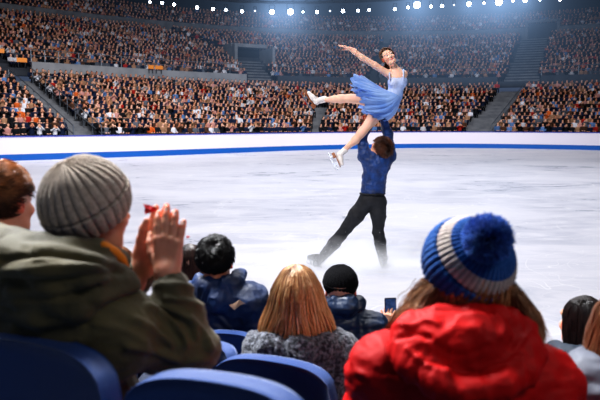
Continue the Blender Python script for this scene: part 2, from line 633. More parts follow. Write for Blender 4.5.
# tunnel mouth in the upper terrace
tc_ = plan_on(252, 21.5); i_ = np.argmin(np.linalg.norm(CV + CN * 21.5 - tc_, axis=1)); n_ = CN[i_]
Rn = np.array([[n_[1], n_[0], 0], [-n_[0], n_[1], 0], [0, 0, 1.]])
fr = Fr((*tc_, 5.8 + 4.9 / .81 * .335), Rn)
mb = MB()
mb.box(fr.p(-1.6, 1.2, .5), (.3, 3.4, 2.6), Rn); mb.box(fr.p(1.9, .6, .3), (.3, 4.6, 2.2), Rn)
mb.box(fr.p(.1, 1.6, 1.7), (3.8, 2.6, .35), Rn)
o = mb.build('wall_tunnel', M['facade']); tag(o, kind='structure')
o = MB().box(fr.p(.1, 1.7, .5), (3.2, .1, 2.2), Rn).build('door_1', mat_dark); tag(o, kind='structure')
# doorway high above the wide stairs
tc_ = plan_on(537, 30.35); i_ = np.argmin(np.linalg.norm(CV + CN * 30.35 - tc_, axis=1)); n_ = CN[i_]
Rn = np.array([[n_[1], n_[0], 0], [-n_[0], n_[1], 0], [0, 0, 1.]])
fr2 = Fr((*tc_, 11.6), Rn)
o = MB().box(fr2.p(0, 0, .1), (3.0, .12, 2.6), Rn).build('door_2', M['concrete_dark']); tag(o, kind='structure')
mb = MB(); [mb.box(fr2.p(x, -.05, .2), (.3, .3, 3.0), Rn) for x in (-1.7, 1.7)]; mb.box(fr2.p(0, -.05, 1.7), (3.7, .3, .3), Rn)
o = mb.build('door_frame', M['concrete']); o.parent = None; tag(o, kind='structure')

# orange signs
M['sign'] = mat('orange_sign', srgb(230, 140, 40), .5, emis=srgb(230, 140, 40), estr=.12)
for (px, r, z, w, lab) in ((3, 16.4, 6.9, 1.0, 'orange sign panel on the upper railing at the far left'), (26, 16.0, 6.3, .7, 'small amber sign panel beside the far left facade gap'),
                           (160, 15.4, 6.35, .7, 'orange sign panel on the facade wall below the dark gap'), (152, 15.4, 6.35, .5, 'grey amber sign beside the orange facade panel')):
    q = plan_on(px, r); i_ = np.argmin(np.linalg.norm(CV + CN * r - q, axis=1)); n_ = CN[i_]
    Rn = np.array([[n_[1], n_[0], 0], [-n_[0], n_[1], 0], [0, 0, 1.]])
    t = empty('sign_panel', (*(q - n_ * .1), z), lab, 'sign')
    MB().box((*(q - n_ * .1), z), (w, .06, .3), Rn).build('panel', M['sign'], t)
    mb = MB(); [mb.box(Fr((*(q - n_ * .06), z), Rn).p(x, 0, -.25), (.05, .04, .5), Rn) for x in (-w / 3, w / 3)]; mb.build('bracket', M['black_metal'], t)

# ------------------------------------------------------------------ spectators of the far stands
def crowd_template(shirt, skin, hair, legs, pose, arms_up=False):
    """seated figure, origin at the seat tread, facing -Y (front). returns V, F, C"""
    V, F, C = [], [], []
    def lo(rings, cols, cap=True):
        n0 = len(V); n = len(rings[0])
        for r, c in zip(rings, cols):
            for v in r: V.append(v); C.append(c)
        for i in range(len(rings) - 1):
            for j in range(n):
                F.append((n0 + i * n + j, n0 + i * n + (j + 1) % n, n0 + (i + 1) * n + (j + 1) % n, n0 + (i + 1) * n + j))
        F.append(tuple(n0 + (len(rings) - 1) * n + j for j in (0, 1, 2, 3)) if n == 4 else tuple(n0 + (len(rings) - 1) * n + j for j in (0, 2, 4, 6)))
    def el(cx, cy, z, a, b, n=8):
        return [(cx + a * math.cos(2 * PI * j / n), cy + b * math.sin(2 * PI * j / n), z) for j in range(n)]
    lean = .02 if pose == 0 else -.06
    lo([el(0, 0, .40, .19, .13), el(0, 0, .6, .17, .12), el(0, lean, .82, .23, .13), el(0, lean, .93, .2, .1), el(0, lean, .98, .07, .06), el(0, lean, 1.03, .055, .055)], [shirt] * 4 + [skin] * 2)
    hx = .03 if pose else 0
    hz = [(1.0, .045), (1.04, .075), (1.1, .095), (1.17, .098), (1.235, .07), (1.27, .02)]
    n0 = len(V)
    for k, (z, r) in enumerate(hz):
        for j in range(8):
            a = 2 * PI * j / 8
            V.append((hx + r * .88 * math.cos(a), lean - .01 + r * math.sin(a), z))
            front = math.sin(a) < -.3
            C.append(hair if (k >= 4 or (not front and k >= 2)) else skin)
    for i in range(5):
        for j in range(8):
            F.append((n0 + i * 8 + j, n0 + i * 8 + (j + 1) % 8, n0 + (i + 1) * 8 + (j + 1) % 8, n0 + (i + 1) * 8 + j))
    F.append(tuple(n0 + 40 + j for j in (0, 2, 4, 6)))
    def limb(p, r, cols):
        rg = []
        for q, rr in zip(p, r):
            rg.append([(q[0] - rr, q[1], q[2] - rr), (q[0] + rr, q[1], q[2] - rr), (q[0] + rr, q[1], q[2] + rr), (q[0] - rr, q[1], q[2] + rr)])
        lo(rg, cols)
    for s in (-1, 1):
        if arms_up: limb([(s * .23, lean, .86), (s * .25, -.2, .82), (s * .1, -.3, 1.0), (s * .04, -.32, 1.08)], [.06, .055, .045, .04], [shirt, shirt, shirt, skin])
        else: limb([(s * .23, lean, .86), (s * .26, -.08, .6), (s * .12, -.3, .56), (s * .06, -.36, .56)], [.06, .055, .045, .04], [shirt, shirt, shirt, skin])
        limb([(s * .1, -.02, .46), (s * .11, -.42, .48), (s * .11, -.44, .4)], [.08, .075, .05], [legs] * 3)
        limb([(s * .11, -.46, .44), (s * .11, -.42, .0)], [.06, .045], [legs] * 2)
    return np.array(V, float), F, np.array(C, float)


SHIRTS = [('black', srgb(22, 24, 30), 30), ('dark navy', srgb(24, 36, 64), 24), ('grey', srgb(92, 97, 108), 10), ('white', srgb(215, 218, 228), 8), ('red', srgb(165, 36, 30), 3),
          ('light blue', srgb(90, 125, 175), 6), ('tan', srgb(160, 124, 98), 9), ('orange', srgb(200, 96, 40), 2), ('brown', srgb(78, 54, 42), 12), ('pink', srgb(190, 140, 134), 4)]
HAIRS = [('dark', srgb(30, 22, 20), 10), ('brown', srgb(78, 50, 34), 8), ('blond', srgb(176, 132, 84), 4), ('grey', srgb(150, 145, 140), 2)]
SKINS = [srgb(232, 178, 152), srgb(222, 160, 130), srgb(200, 136, 108), srgb(240, 190, 166)]
LEGS = [srgb(26, 30, 40), srgb(36, 46, 74), srgb(60, 58, 60)]


def pick(lst):
    t = random.random() * sum(x[2] for x in lst)
    for x in lst:
        t -= x[2]
        if t <= 0: return x
    return lst[-1]


M['crowd'] = mat('crowd_cloth', (1, 1, 1), .85, attr=True, spec=.2)
places = []
for ti, rows in enumerate(TIERS):
    for ri, (r, z) in enumerate(rows):
        q = CV + CN * (r + .55)
        d = np.r_[0, np.cumsum(np.linalg.norm(np.diff(q, axis=0), axis=1))]
        s = np.arange(random.random() * .3, d[-1], .41)
        X = np.interp(s, d, q[:, 0]); Y = np.interp(s, d, q[:, 1]); NX = np.interp(s, d, CN[:, 0]); NY = np.interp(s, d, CN[:, 1])
        for x, y, nx, ny in zip(X, Y, NX, NY):
            if y < 12: continue
            px = 300 + FPX * x / y
            if px < -120 or px > 720: continue
            if in_aisle(np.array([x, y]), r + .5, .12) or random.random() < .02: continue
            if ti == 1:
                lx = Rn.T @ (np.array([x, y, 0]) - np.array([fr.o[0], fr.o[1], 0]))
                if np.linalg.norm(np.array([x, y]) - fr.o[:2] - n_ * 0) < 2.3: continue
            places.append((math.hypot(x, y), x, y, z, math.atan2(ny, nx) - PI / 2 + random.uniform(-.25, .25), ti, ri, px))
inview = sorted([p for p in places if 0 < p[7] < 600 and p[5] == 0])[:300]
ids = set(id(p) for p in inview)
cache = {}
SECT = [(-1e9, 100, 'left of the lower left stairs'), (100, 250, 'right of the lower left stairs'), (250, 450, 'in the middle of the far stand'), (450, 1e9, 'right of the wide stairs')]
for p in inview:
    sh, hr = pick(SHIRTS), pick(HAIRS)
    pose = random.randrange(2); au = random.random() < .3
    si = random.randrange(4); li = random.randrange(3)
    key = (sh[0], hr[0], pose, au, si, li)
    if key not in cache:
        V, F, C = crowd_template(sh[1], SKINS[si], hr[1], LEGS[li], pose, au)
        cache[key] = make_mesh('spectator', V, F, True, C, [M['crowd']])
    o = link('spectator', cache[key]); o.location = (p[1], p[2], p[3]); o.rotation_euler = (0, 0, p[4])
    s = .79 + .1 * random.random(); o.scale = (s, s, s)
    px = 300 + FPX * p[1] / p[2]
    sec = next(x[2] for x in SECT if x[0] <= px - 2 < x[1])
    rn = ['front row', 'second row', 'third row', 'fourth row', 'fifth row', 'sixth row', 'seventh row', 'eighth row', 'ninth row', 'tenth row', 'eleventh row', 'twelfth row', 'thirteenth row', 'fourteenth row', 'fifteenth row'][p[6]]
    tag(o, f"{hr[0]}-haired spectator in {sh[0]} {'clapping' if au else 'sitting'}, {rn} {sec}", 'spectator', 'spectators in the nearest rows behind the rink boards')
# the rest of the crowd: one uncountable mass
TV = {}
VV, FF, CC = [], [], []
FT = None
for arms in (False, True):
    for pose in (0, 1):
        TV[(arms, pose)] = crowd_template((1, 0, 0), (0, 1, 0), (0, 0, 1), (1, 1, 0), pose, arms)
n0 = 0
for p in places:
    if id(p) in ids: continue
    sh, hr, sk, lg = pick(SHIRTS), pick(HAIRS), random.choice(SKINS), random.choice(LEGS)
    V, F, C = TV[(random.random() < .3, random.randrange(2))]
    s = .79 + .1 * random.random(); c, sn = math.cos(p[4]) * s, math.sin(p[4]) * s
    W = np.stack([V[:, 0] * c - V[:, 1] * sn + p[1], V[:, 0] * sn + V[:, 1] * c + p[2], V[:, 2] * s + p[3]], 1)
    v = .75 + .5 * random.random()
    isS = (C[:, 0] > .5) & (C[:, 1] < .5); isK = (C[:, 1] > .5) & (C[:, 0] < .5); isH = C[:, 2] > .5
    K = np.where(isS[:, None], np.array(sh[1]) * v, np.where(isK[:, None], np.array(sk), np.where(isH[:, None], np.array(hr[1]), np.array(lg))))
    VV.append(W); CC.append(K); FF.append(np.array(F) + n0); n0 += len(V)
o = link('crowd', make_mesh('crowd', np.concatenate(VV), np.concatenate(FF), True, np.concatenate(CC), [M['crowd']]))
tag(o, 'dense seated crowd filling the upper rows of the arena stands', 'crowd', kind='stuff')
print('crowd', len(places))

# ------------------------------------------------------------------ lamps on the truss
LAMPS = [(131, -2, .8), (150, 2, .8), (162, 3, 1), (174, 4.5, 1), (197, 7.5, 1.1), (213, 9, 1.1), (226, 10, 1), (242, 11.3, 1.1), (255, 11, .35), (272, 12, 1.7), (290.5, 11.8, 2.2), (303, 12, .7), (317, 12, 1.2),
         (330, 11, .45), (343, 11, 1.3), (358, 10.5, 1), (369, 10, 1), (395, 9, 1.1), (408, 7.5, 1), (417, 5, 2.6), (431, 6.5, 1.1), (442, 6, 1.1), (454, 5, .5), (469, 4, 1.6), (484, 3, .8), (499, 2, 2.5),
         (513, 1, .8), (525, .5, 1.4), (540, 0, .6), (560, 0, .8)]
M['lamp'] = mat('lamp_glass', (1, 1, 1), .3, emis=srgb(215, 232, 255), estr=16)
M['lamp_dim'] = mat('lamp_glass_dim', (1, 1, 1), .3, emis=srgb(190, 212, 245), estr=2.0)
tp = []
lampw = []
for i, (px, py, s) in enumerate(LAMPS):
    d = 47 + 5 * math.sin(i * .2)
    d = float(np.interp(px, [100, 300, 420, 600], [44, 50, 51, 46]))
    w = P(px, py, d); lampw.append((w, s))
    dim = s < .6
    side = 'large' if s > 1.5 else ('dim' if dim else 'small')
    r = .1 * s if not dim else .07
    word = ['first', 'second', 'third', 'fourth', 'fifth', 'sixth', 'seventh', 'eighth', 'ninth', 'tenth', 'eleventh', 'twelfth', 'thirteenth', 'fourteenth', 'fifteenth', 'sixteenth', 'seventeenth', 'eighteenth', 'nineteenth', 'twentieth',
            'twenty-first', 'twenty-second', 'twenty-third', 'twenty-fourth', 'twenty-fifth', 'twenty-sixth', 'twenty-seventh', 'twenty-eighth', 'twenty-ninth', 'thirtieth'][i]
    t = empty('floodlight', w, f'{side} white floodlight under the roof truss, {word} along it from the left', 'floodlight', 'floodlights along the roof truss')
    G = []
    dirv = np.array([-w[0] * .6, -w[1], -6.0]); dirv /= np.linalg.norm(dirv)
    R = frame_from(dirv, (0, 0, 1)); f_ = Fr(w, R)
    a = np.linspace(0, 2 * PI, 17)[:-1]
    def ringf(rad, y): return np.array([f_.p(rad * math.cos(t_), y, rad * math.sin(t_)) for t_ in a])
    MB().grid([ringf(.02, .06), ringf(r * .7, .05), ringf(r, 0)], True).build('lens', M['lamp_dim'] if dim else M['lamp'], t, True)
    MB().grid([ringf(r * 1.02, .03), ringf(r * 1.15, .02), ringf(r * 1.15, -.15), ringf(r * .7, -.4), ringf(.02, -.42)], True).build('housing', M['black_metal'], t, True)
    MB().tube([f_.p(-r * 1.2, -.1, 0), f_.p(-r * 1.2, -.1, r * 1.8 + .2), f_.p(r * 1.2, -.1, r * 1.8 + .2), f_.p(r * 1.2, -.1, 0)], .025, 6).build('bracket', M['black_metal'], t)
    tp.append(w + np.array([0, .1, .75]))
tp = np.array(tp)
tr = empty('lighting_truss', tp[15], 'dark lattice lighting truss curving under the roof', 'truss')
for j, off in enumerate(((0, 0, 0), (0, .6, 0), (0, .3, .5))):
    MB().tube(tp + np.array(off), .05, 6).build('chord', M['black_metal'], tr)
mb = MB()
for i in range(len(tp) - 1):
    a, b = tp[i], tp[i + 1]
    mb.tube([a, b + np.array([0, .3, .5])], .025, 5); mb.tube([a + np.array([0, .6, 0]), b], .025, 5)
mb.build('lattice', M['black_metal'], tr)
for i in (2, 8, 14, 20, 26):
    MB().tube([tp[i] + np.array([0, .3, .5]), np.array([tp[i][0], tp[i][1] + .3, 21.6])], .03, 5).build('hanger', M['black_metal'], tr)

# lamp glow in hazy air, put in as the volume's own emission
def glow_haze(label, lo, hi, lamps, k, fall, density=0.0, base=0.0):
    m = bpy.data.materials.new('glow_haze'); m.use_nodes = True
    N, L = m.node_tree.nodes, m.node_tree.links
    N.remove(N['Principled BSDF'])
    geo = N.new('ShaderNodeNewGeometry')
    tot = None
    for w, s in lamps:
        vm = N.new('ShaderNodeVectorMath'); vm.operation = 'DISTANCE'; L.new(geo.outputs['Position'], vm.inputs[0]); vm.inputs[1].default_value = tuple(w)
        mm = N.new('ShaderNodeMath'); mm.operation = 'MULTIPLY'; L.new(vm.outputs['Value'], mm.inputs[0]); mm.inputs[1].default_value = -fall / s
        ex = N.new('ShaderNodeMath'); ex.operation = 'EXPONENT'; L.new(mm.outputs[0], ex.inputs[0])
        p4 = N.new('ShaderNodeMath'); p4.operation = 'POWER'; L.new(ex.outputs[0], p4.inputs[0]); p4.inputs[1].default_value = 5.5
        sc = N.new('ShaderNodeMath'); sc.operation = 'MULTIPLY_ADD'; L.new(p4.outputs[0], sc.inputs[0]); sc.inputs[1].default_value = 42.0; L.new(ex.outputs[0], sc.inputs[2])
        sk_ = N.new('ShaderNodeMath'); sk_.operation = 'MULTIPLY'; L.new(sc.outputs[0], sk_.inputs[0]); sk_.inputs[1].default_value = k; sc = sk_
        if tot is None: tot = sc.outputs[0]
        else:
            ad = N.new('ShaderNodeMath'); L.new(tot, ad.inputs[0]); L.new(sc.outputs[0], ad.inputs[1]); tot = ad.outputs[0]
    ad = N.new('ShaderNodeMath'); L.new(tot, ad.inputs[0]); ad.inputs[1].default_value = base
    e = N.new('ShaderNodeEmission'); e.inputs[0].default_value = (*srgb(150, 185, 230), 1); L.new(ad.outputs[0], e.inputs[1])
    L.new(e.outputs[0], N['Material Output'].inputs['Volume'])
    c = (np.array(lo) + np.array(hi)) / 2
    o = MB().box(c, np.array(hi) - np.array(lo)).build('glow_haze', m)
    tag(o, label, 'glow_haze', kind='stuff')
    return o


glow_haze('pale blue hazy lamp glow, self-emitting, around the floodlights', (-19, 41, 4.5), (30, 56, 17.5), [x for x in lampw if x[1] > 1.3], .0065, .42, base=.0002)
# ------------------------------------------------------------------ people: shared builders
SK = srgb(226, 166, 138)
SKL = srgb(240, 196, 172)


def add_head(S, f, jaw=1.0):
    """face towards local +Y"""
    S.ell(f.p(0, -.012, .03), np.array([.076, .096, .09]) * f.k, f.R, .02)
    S.ell(f.p(0, .03, -.035), np.array([.06 * jaw, .064, .08]) * f.k, f.R, .03)
    S.cap(f.p(-.03, .045, -.085), f.p(.03, .045, -.085), .026 * f.k, k=.03)
    S.ell(f.p(0, .078, -.098), np.array([.018, .016, .016]) * f.k, f.R, .02)
    S.cap(f.p(0, .09, .01), f.p(0, .112, -.028), .007 * f.k, .012 * f.k, .012)
    S.cap(f.p(-.013, .1, -.033), f.p(.013, .1, -.033), .008 * f.k, k=.008)
    S.cap(f.p(-.045, .075, .028), f.p(.045, .075, .028), .012 * f.k, k=.02)
    for s in (-1, 1):
        S.ell(f.p(s * .03, .1, .005), np.array([.016, .012, .01]) * f.k, f.R, .012, True)
        S.ell(f.p(s * .04, .07, -.03), np.array([.022, .022, .018]) * f.k, f.R, .02)
        S.ell(f.p(s * .03, .083, .005), np.array([.013, .012, .011]) * f.k, f.R, .004)
    S.ell(f.p(0, .094, -.06), np.array([.022, .008, .005]) * f.k, f.R, .006)
    S.ell(f.p(0, .092, -.069), np.array([.019, .008, .006]) * f.k, f.R, .006)
    for s in (-1, 1):
        Re = f.R @ rot(s * -.35, .1, 0)
        S.ell(f.p(s * .079, -.004, -.005), np.array([.008, .02, .032]) * f.k, Re, .006)
        S.ell(f.p(s * .086, .002, -.003), np.array([.006, .01, .018]) * f.k, Re, .005, True)


def face_paint(f, lip=srgb(190, 92, 84), brow=srgb(80, 52, 38), ear=srgb(222, 110, 84)):
    q = [(f.p(s * .03, .093, .008), .0095 * f.k, srgb(120, 76, 60)) for s in (-1, 1)]
    q += [(f.p(s * x, .094, .03), .008 * f.k, brow) for s in (-1, 1) for x in (.018, .028, .038)]
    q += [(f.p(x, .1, -.064), .012 * f.k, lip) for x in (-.014, 0, .014)]
    q += [(f.p(s * .045, .075, -.035), .022 * f.k, srgb(232, 150, 128)) for s in (-1, 1)]
    q += [(f.p(s * .083, -.004, -.004), .034 * f.k, ear) for s in (-1, 1)]
    return q


def add_eyes(f, parent):
    for s in (-1, 1):
        mb = MB(); c = f.p(s * .03, .0865, .006); r = .0105 * f.k
        G = [[c + r * (f.v(math.sin(a) * math.cos(b), math.cos(a), math.sin(a) * math.sin(b))) for b in np.linspace(0, 2 * PI, 12, endpoint=False)] for a in np.linspace(0.05, 2.6, 8)]
        mb.grid(G, True)
        cc = [srgb(30, 20, 16)] * 24 + [srgb(235, 230, 226)] * 72
        link('eye', make_mesh('eye', mb.V, mb.F, True, cc, [M['eye']]), parent)


M['eye'] = mat('eye', (1, 1, 1), .15, attr=True)


def add_hand(S, W, u, n, k=1.0, curl=(.1, .1, .12, .15), spread=(-.10, -.02, .05, .13), thumb=(.5, .25), flip=1, paint=None, bend=.0, rk=1.0):
    """W wrist, u finger direction, n outward normal of the BACK of the hand; thumb on side s = flip * (u x n)"""
    u = np.array(u, float); u /= np.linalg.norm(u)
    n = np.array(n, float); n -= u * u.dot(n); n /= np.linalg.norm(n)
    s = np.cross(u, n) * flip
    q = lambda a, b, c: W + k * (a * s + b * u + c * n)
    # palm
    for x0, x1, y1 in ((.018, .030, .092), (.008, .010, .096), (-.006, -.011, .091), (-.016, -.030, .082)):
        S.cap(q(x0, .005, 0), q(x1, y1, .002), .0155 * k, .0125 * k, .012 * k)
    S.ell(q(.024, .035, -.012), np.array([.02, .03, .016]) * k, np.stack([s, u, n], 1), .012 * k)
    S.ell(q(-.022, .04, -.01), np.array([.015, .032, .014]) * k, np.stack([s, u, n], 1), .012 * k)
    S.cap(q(0, -.07, 0), q(0, .01, 0), .027 * k, .024 * k, .02 * k)
    specs = [(.030, .092, .074, .0092), (.010, .097, .083, .0095), (-.011, .092, .077, .0090), (-.030, .083, .060, .0080)]
    L3 = (.48, .29, .23)
    for i, (x, y, L, r) in enumerate(specs):
        r *= rk
        a = -spread[i]; d = math.sin(a) * s * -1 * -1 + math.cos(a) * u
        # spread: positive -> away from thumb
        d = math.cos(spread[i]) * u - math.sin(spread[i]) * s
        p = q(x, y, 0); c = 0
        S.ell(p + .004 * k * n, np.array([.0105, .011, .0095]) * k, np.stack([s, u, n], 1), .008 * k)
        rr = [r * 1.05, r * .98, r * .9, r * .74]
        for j in range(3):
            c += curl[i] * (1 if j else .8)
            dj = d * math.cos(c) - n * math.sin(c)
            e = p + dj * L * L3[j] * k
            S.cap(p, e, rr[j] * k, rr[j + 1] * k, .003 * k)
            p = e
            if paint is not None and j == 2:
                paint.append((p + n * r * k * .9 - dj * .004 * k, .0075 * k, srgb(244, 205, 190)))
                paint.append((p, .02 * k, None))
    a, b = thumb
    t0 = q(.026, .022, -.008)
    d1 = math.sin(a) * s + math.cos(a) * u - .25 * n; d1 /= np.linalg.norm(d1)
    d2 = math.sin(b) * s + math.cos(b) * u - .35 * n; d2 /= np.linalg.norm(d2)
    t1 = t0 + d1 * .045 * k; t2 = t1 + d1 * .03 * k * .5 + d2 * .018 * k; t3 = t2 + d2 * .026 * k
    S.chain([t0, t1, t2, t3], [.0145 * k, .0115 * k, .0112 * k, .0085 * k], .006 * k)


def strands(paths, rad, cols, taper=True, n=3):
    """paths (N,K,3), rad scalar, cols (N,K,3)"""
    paths = np.asarray(paths, float); N, K = paths.shape[:2]
    T = np.gradient(paths, axis=1); T /= np.linalg.norm(T, axis=2, keepdims=True) + 1e-9
    ref = np.array([.31, .87, .38]); A = np.cross(T, ref); A /= np.linalg.norm(A, axis=2, keepdims=True) + 1e-9
    B = np.cross(T, A)
    w = np.ones(K)
    if taper: w = np.minimum(1, (1 - np.linspace(0, 1, K)) * 3 + .12)
    r = (np.asarray(rad) * np.ones(N))[:, None, None] * w[None, :, None]
    V = np.stack([paths + r * (math.cos(2 * PI * j / n) * A + math.sin(2 * PI * j / n) * B) for j in range(n)], 2)
    base = (np.arange(N) * K * n)[:, None, None]
    k = np.arange(K - 1)[None, :, None] * n; j = np.arange(n)[None, None, :]; j2 = (j + 1) % n
    F = np.stack([base + k + j, base + k + j2, base + k + n + j2, base + k + n + j], -1).reshape(-1, 4)
    C = np.repeat(np.asarray(cols)[:, :, None, :], n, 2)
    return V.reshape(-1, 3), F, C.reshape(-1, 3)


def merge(parts):
    V = []; F = []; C = []; n = 0
    for v, f, c in parts:
        V.append(v); F.append(np.asarray(f) + n); C.append(c); n += len(v)
    return np.concatenate(V), np.concatenate(F), np.concatenate(C)


M['hair'] = mat('hair', (1, 1, 1), .38, attr=True, spec=.5)


def hair_long(f, parent, prof, n, cols, zend, rad=.0012, gap=.9, wave=.12, clump=.5, seed=1, part=0.0, zjit=.04, name='hair', y0=0):
    """prof rows: z, rx, ry, yoff (local head frame, face +Y). gap = half angle left open at the face"""
    rg = np.random.default_rng(seed)
    prof = np.array(prof, float)
    zz = prof[::-1, 0]
    def rr(z): return [np.interp(z, zz, prof[::-1, j]) for j in (1, 2, 3)]
    K = 16
    phi = rg.uniform(PI / 2 + gap, PI / 2 + 2 * PI - gap, n)
    nc = 46
    cen = PI / 2 + gap + (np.floor((phi - PI / 2 - gap) / (2 * PI - 2 * gap) * nc) + .5) / nc * (2 * PI - 2 * gap)
    ze = zend + rg.normal(0, zjit, n)
    lay = rg.uniform(0, 1, n) ** 1.6
    t = np.linspace(0, 1, K)
    tt = np.sin(t * PI / 2) * .35 + t * .65
    z = prof[0, 0] + (ze[:, None] - prof[0, 0]) * (t[None] ** 1.25)
    ph = phi[:, None] + (cen - phi)[:, None] * clump * t[None] ** 1.3
    ph = ph + wave * vnoise(np.stack([ph * 2.2, z * 9, np.full_like(z, seed)], -1), 3) * t[None] + .05 * vnoise(np.stack([phi[:, None] * 40 + 0 * z, z * 25, np.full_like(z, 5.)], -1), 7) * t[None]
    rx, ry, yo = rr(z)
    sc = 1 - .13 * lay[:, None] + .035 * vnoise(np.stack([cen[:, None] * 9 + 0 * z, z * 16, np.full_like(z, 2.)], -1), 9)
    X = rx * np.cos(ph) * sc + part * (1 - t[None]); Y = ry * np.sin(ph) * sc + yo
    pts = f.o + f.k * np.einsum('ij,nkj->nki', f.R, np.stack([X, Y, z - .012 * lay[:, None] * (t[None] < .3)], -1))
    c0, c1 = np.array(cols[0]), np.array(cols[1])
    cm = vnoise(np.stack([cen * 5, cen * 0, cen * 0 + 3], -1), 4) * .3 + rg.uniform(-.35, .35, n)
    w = np.clip(t[None] * 1.0 + cm[:, None] * .7 - .02 + .35 * np.cos(phi)[:, None] * t[None], 0, 1)[..., None]
    C = (c0 * (1 - w) + c1 * w) * (1 + .3 * rg.uniform(-1, 1, n))[:, None, None]
    if len(cols) > 2:
        hl = rg.random(n) < .18
        C[hl] = np.array(cols[2])
    a = strands(pts, rad * f.k, C)
    # inner shell
    za = np.linspace(prof[0, 0] - .006, zend + .02, 18); pa = np.linspace(PI / 2 + gap, PI / 2 + 2 * PI - gap, 40)
    G = np.zeros((18, 40, 3))
    for i, z_ in enumerate(za):
        x_, y_, o_ = rr(z_)
        G[i] = np.stack([x_ * .9 * np.cos(pa), y_ * .9 * np.sin(pa) + o_, np.full(40, z_)], 1)
    G = f.o + f.k * np.einsum('ij,nkj->nki', f.R, G)
    m = MB(); m.grid(G)
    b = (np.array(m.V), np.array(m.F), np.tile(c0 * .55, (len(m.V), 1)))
    V, F, C = merge([a, b])
    return link(name, make_mesh(name, V, F, True, C, [M['hair']]), parent)


def hair_short(f, parent, n, cols, length=.035, lift=.35, rad=.0012, whorl=(.0, -.07, .09), seed=1, lim=-.03, fringe=.06, scale=1.05, sweep=(0, 0, -1), name='hair', messy=.35, side=-.3):
    rg = np.random.default_rng(seed)
    c = np.array([0, -.012, .03]); R = np.array([.079, .099, .094]) * scale
    d = rg.normal(size=(n * 3, 3)); d /= np.linalg.norm(d, axis=1)[:, None]
    p = c + R * d
    # hairline: lower at the back, high in front
    lim_z = np.where(p[:, 1] > .05, fringe, np.where(p[:, 1] > 0, .0, lim - .03 * np.clip(-p[:, 1] / .08, 0, 1)))
    earhole = (np.abs(p[:, 0]) > .06) & (p[:, 1] > -.025) & (p[:, 2] < .025)
    keep = (p[:, 2] > lim_z) & ~earhole
    p, d = p[keep][:n], d[keep][:n]; N = len(p)
    nr = d / R; nr /= np.linalg.norm(nr, axis=1)[:, None]
    w = np.array(whorl)
    fl = p - w; fl += np.cross(nr, fl) * .5
    fl = fl / (np.linalg.norm(fl, axis=1)[:, None] + 1e-6) * .8 + np.array(sweep) * .7
    fl += messy * np.stack([vnoise(p * 45 + 9 * i, i) for i in range(3)], 1) * 1.5
    fl -= nr * (fl * nr).sum(1)[:, None]; fl /= np.linalg.norm(fl, axis=1)[:, None]
    K = 6; t = np.linspace(0, 1, K)[None, :, None]
    ln = length * (np.clip((p[:, 2] - lim) / .1, .3, 1)) * rg.uniform(.7, 1.2, N)
    q = p[:, None] + fl[:, None] * t * ln[:, None, None] + nr[:, None] * (lift * t * (1 - .55 * t)) * ln[:, None, None]
    q += rg.normal(0, .0012, (N, 1, 3)) * t
    # keep outside the skull
    rel = (q - c) / R; L = np.linalg.norm(rel, axis=2, keepdims=True)
    q = c + rel / np.minimum(L, 1) * R * np.where(L < 1, 1.0, 1)
    pts = f.o + f.k * np.einsum('ij,nkj->nki', f.R, q)
    c0, c1 = np.array(cols[0]), np.array(cols[1])
    cm = np.clip(.5 + .5 * vnoise(p * 30, 4) + rg.uniform(-.3, .3, N), 0, 1)[:, None, None]
    cm = cm * np.clip((p[:, 2] - side) / .05, 0, 1)[:, None, None]
    C = (c0 * (1 - cm) + c1 * cm) * np.ones((1, K, 1))
    a = strands(pts, rad * f.k, C)
    th = np.linspace(0, PI, 20); ph = np.linspace(0, 2 * PI, 33)
    g = np.array([[c + R * .985 * np.array([math.sin(u) * math.cos(v), math.sin(u) * math.sin(v), math.cos(u)]) for v in ph] for u in th])
    m = MB(); m.grid(g); V = np.array(m.V); F = np.array(m.F)
    lz = np.where(V[:, 1] > .05, fringe, np.where(V[:, 1] > 0, .0, lim - .02)); eh = (np.abs(V[:, 0]) > .06) & (V[:, 1] > -.03) & (V[:, 2] < .02)
    ok = (V[:, 2] > lz - .004) & ~eh; F = F[ok[F].all(1)]
    V = f.o + f.k * V @ f.R.T
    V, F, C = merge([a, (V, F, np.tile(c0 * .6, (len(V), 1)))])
    return link(name, make_mesh(name, V, F, True, C, [M['hair']]), parent)


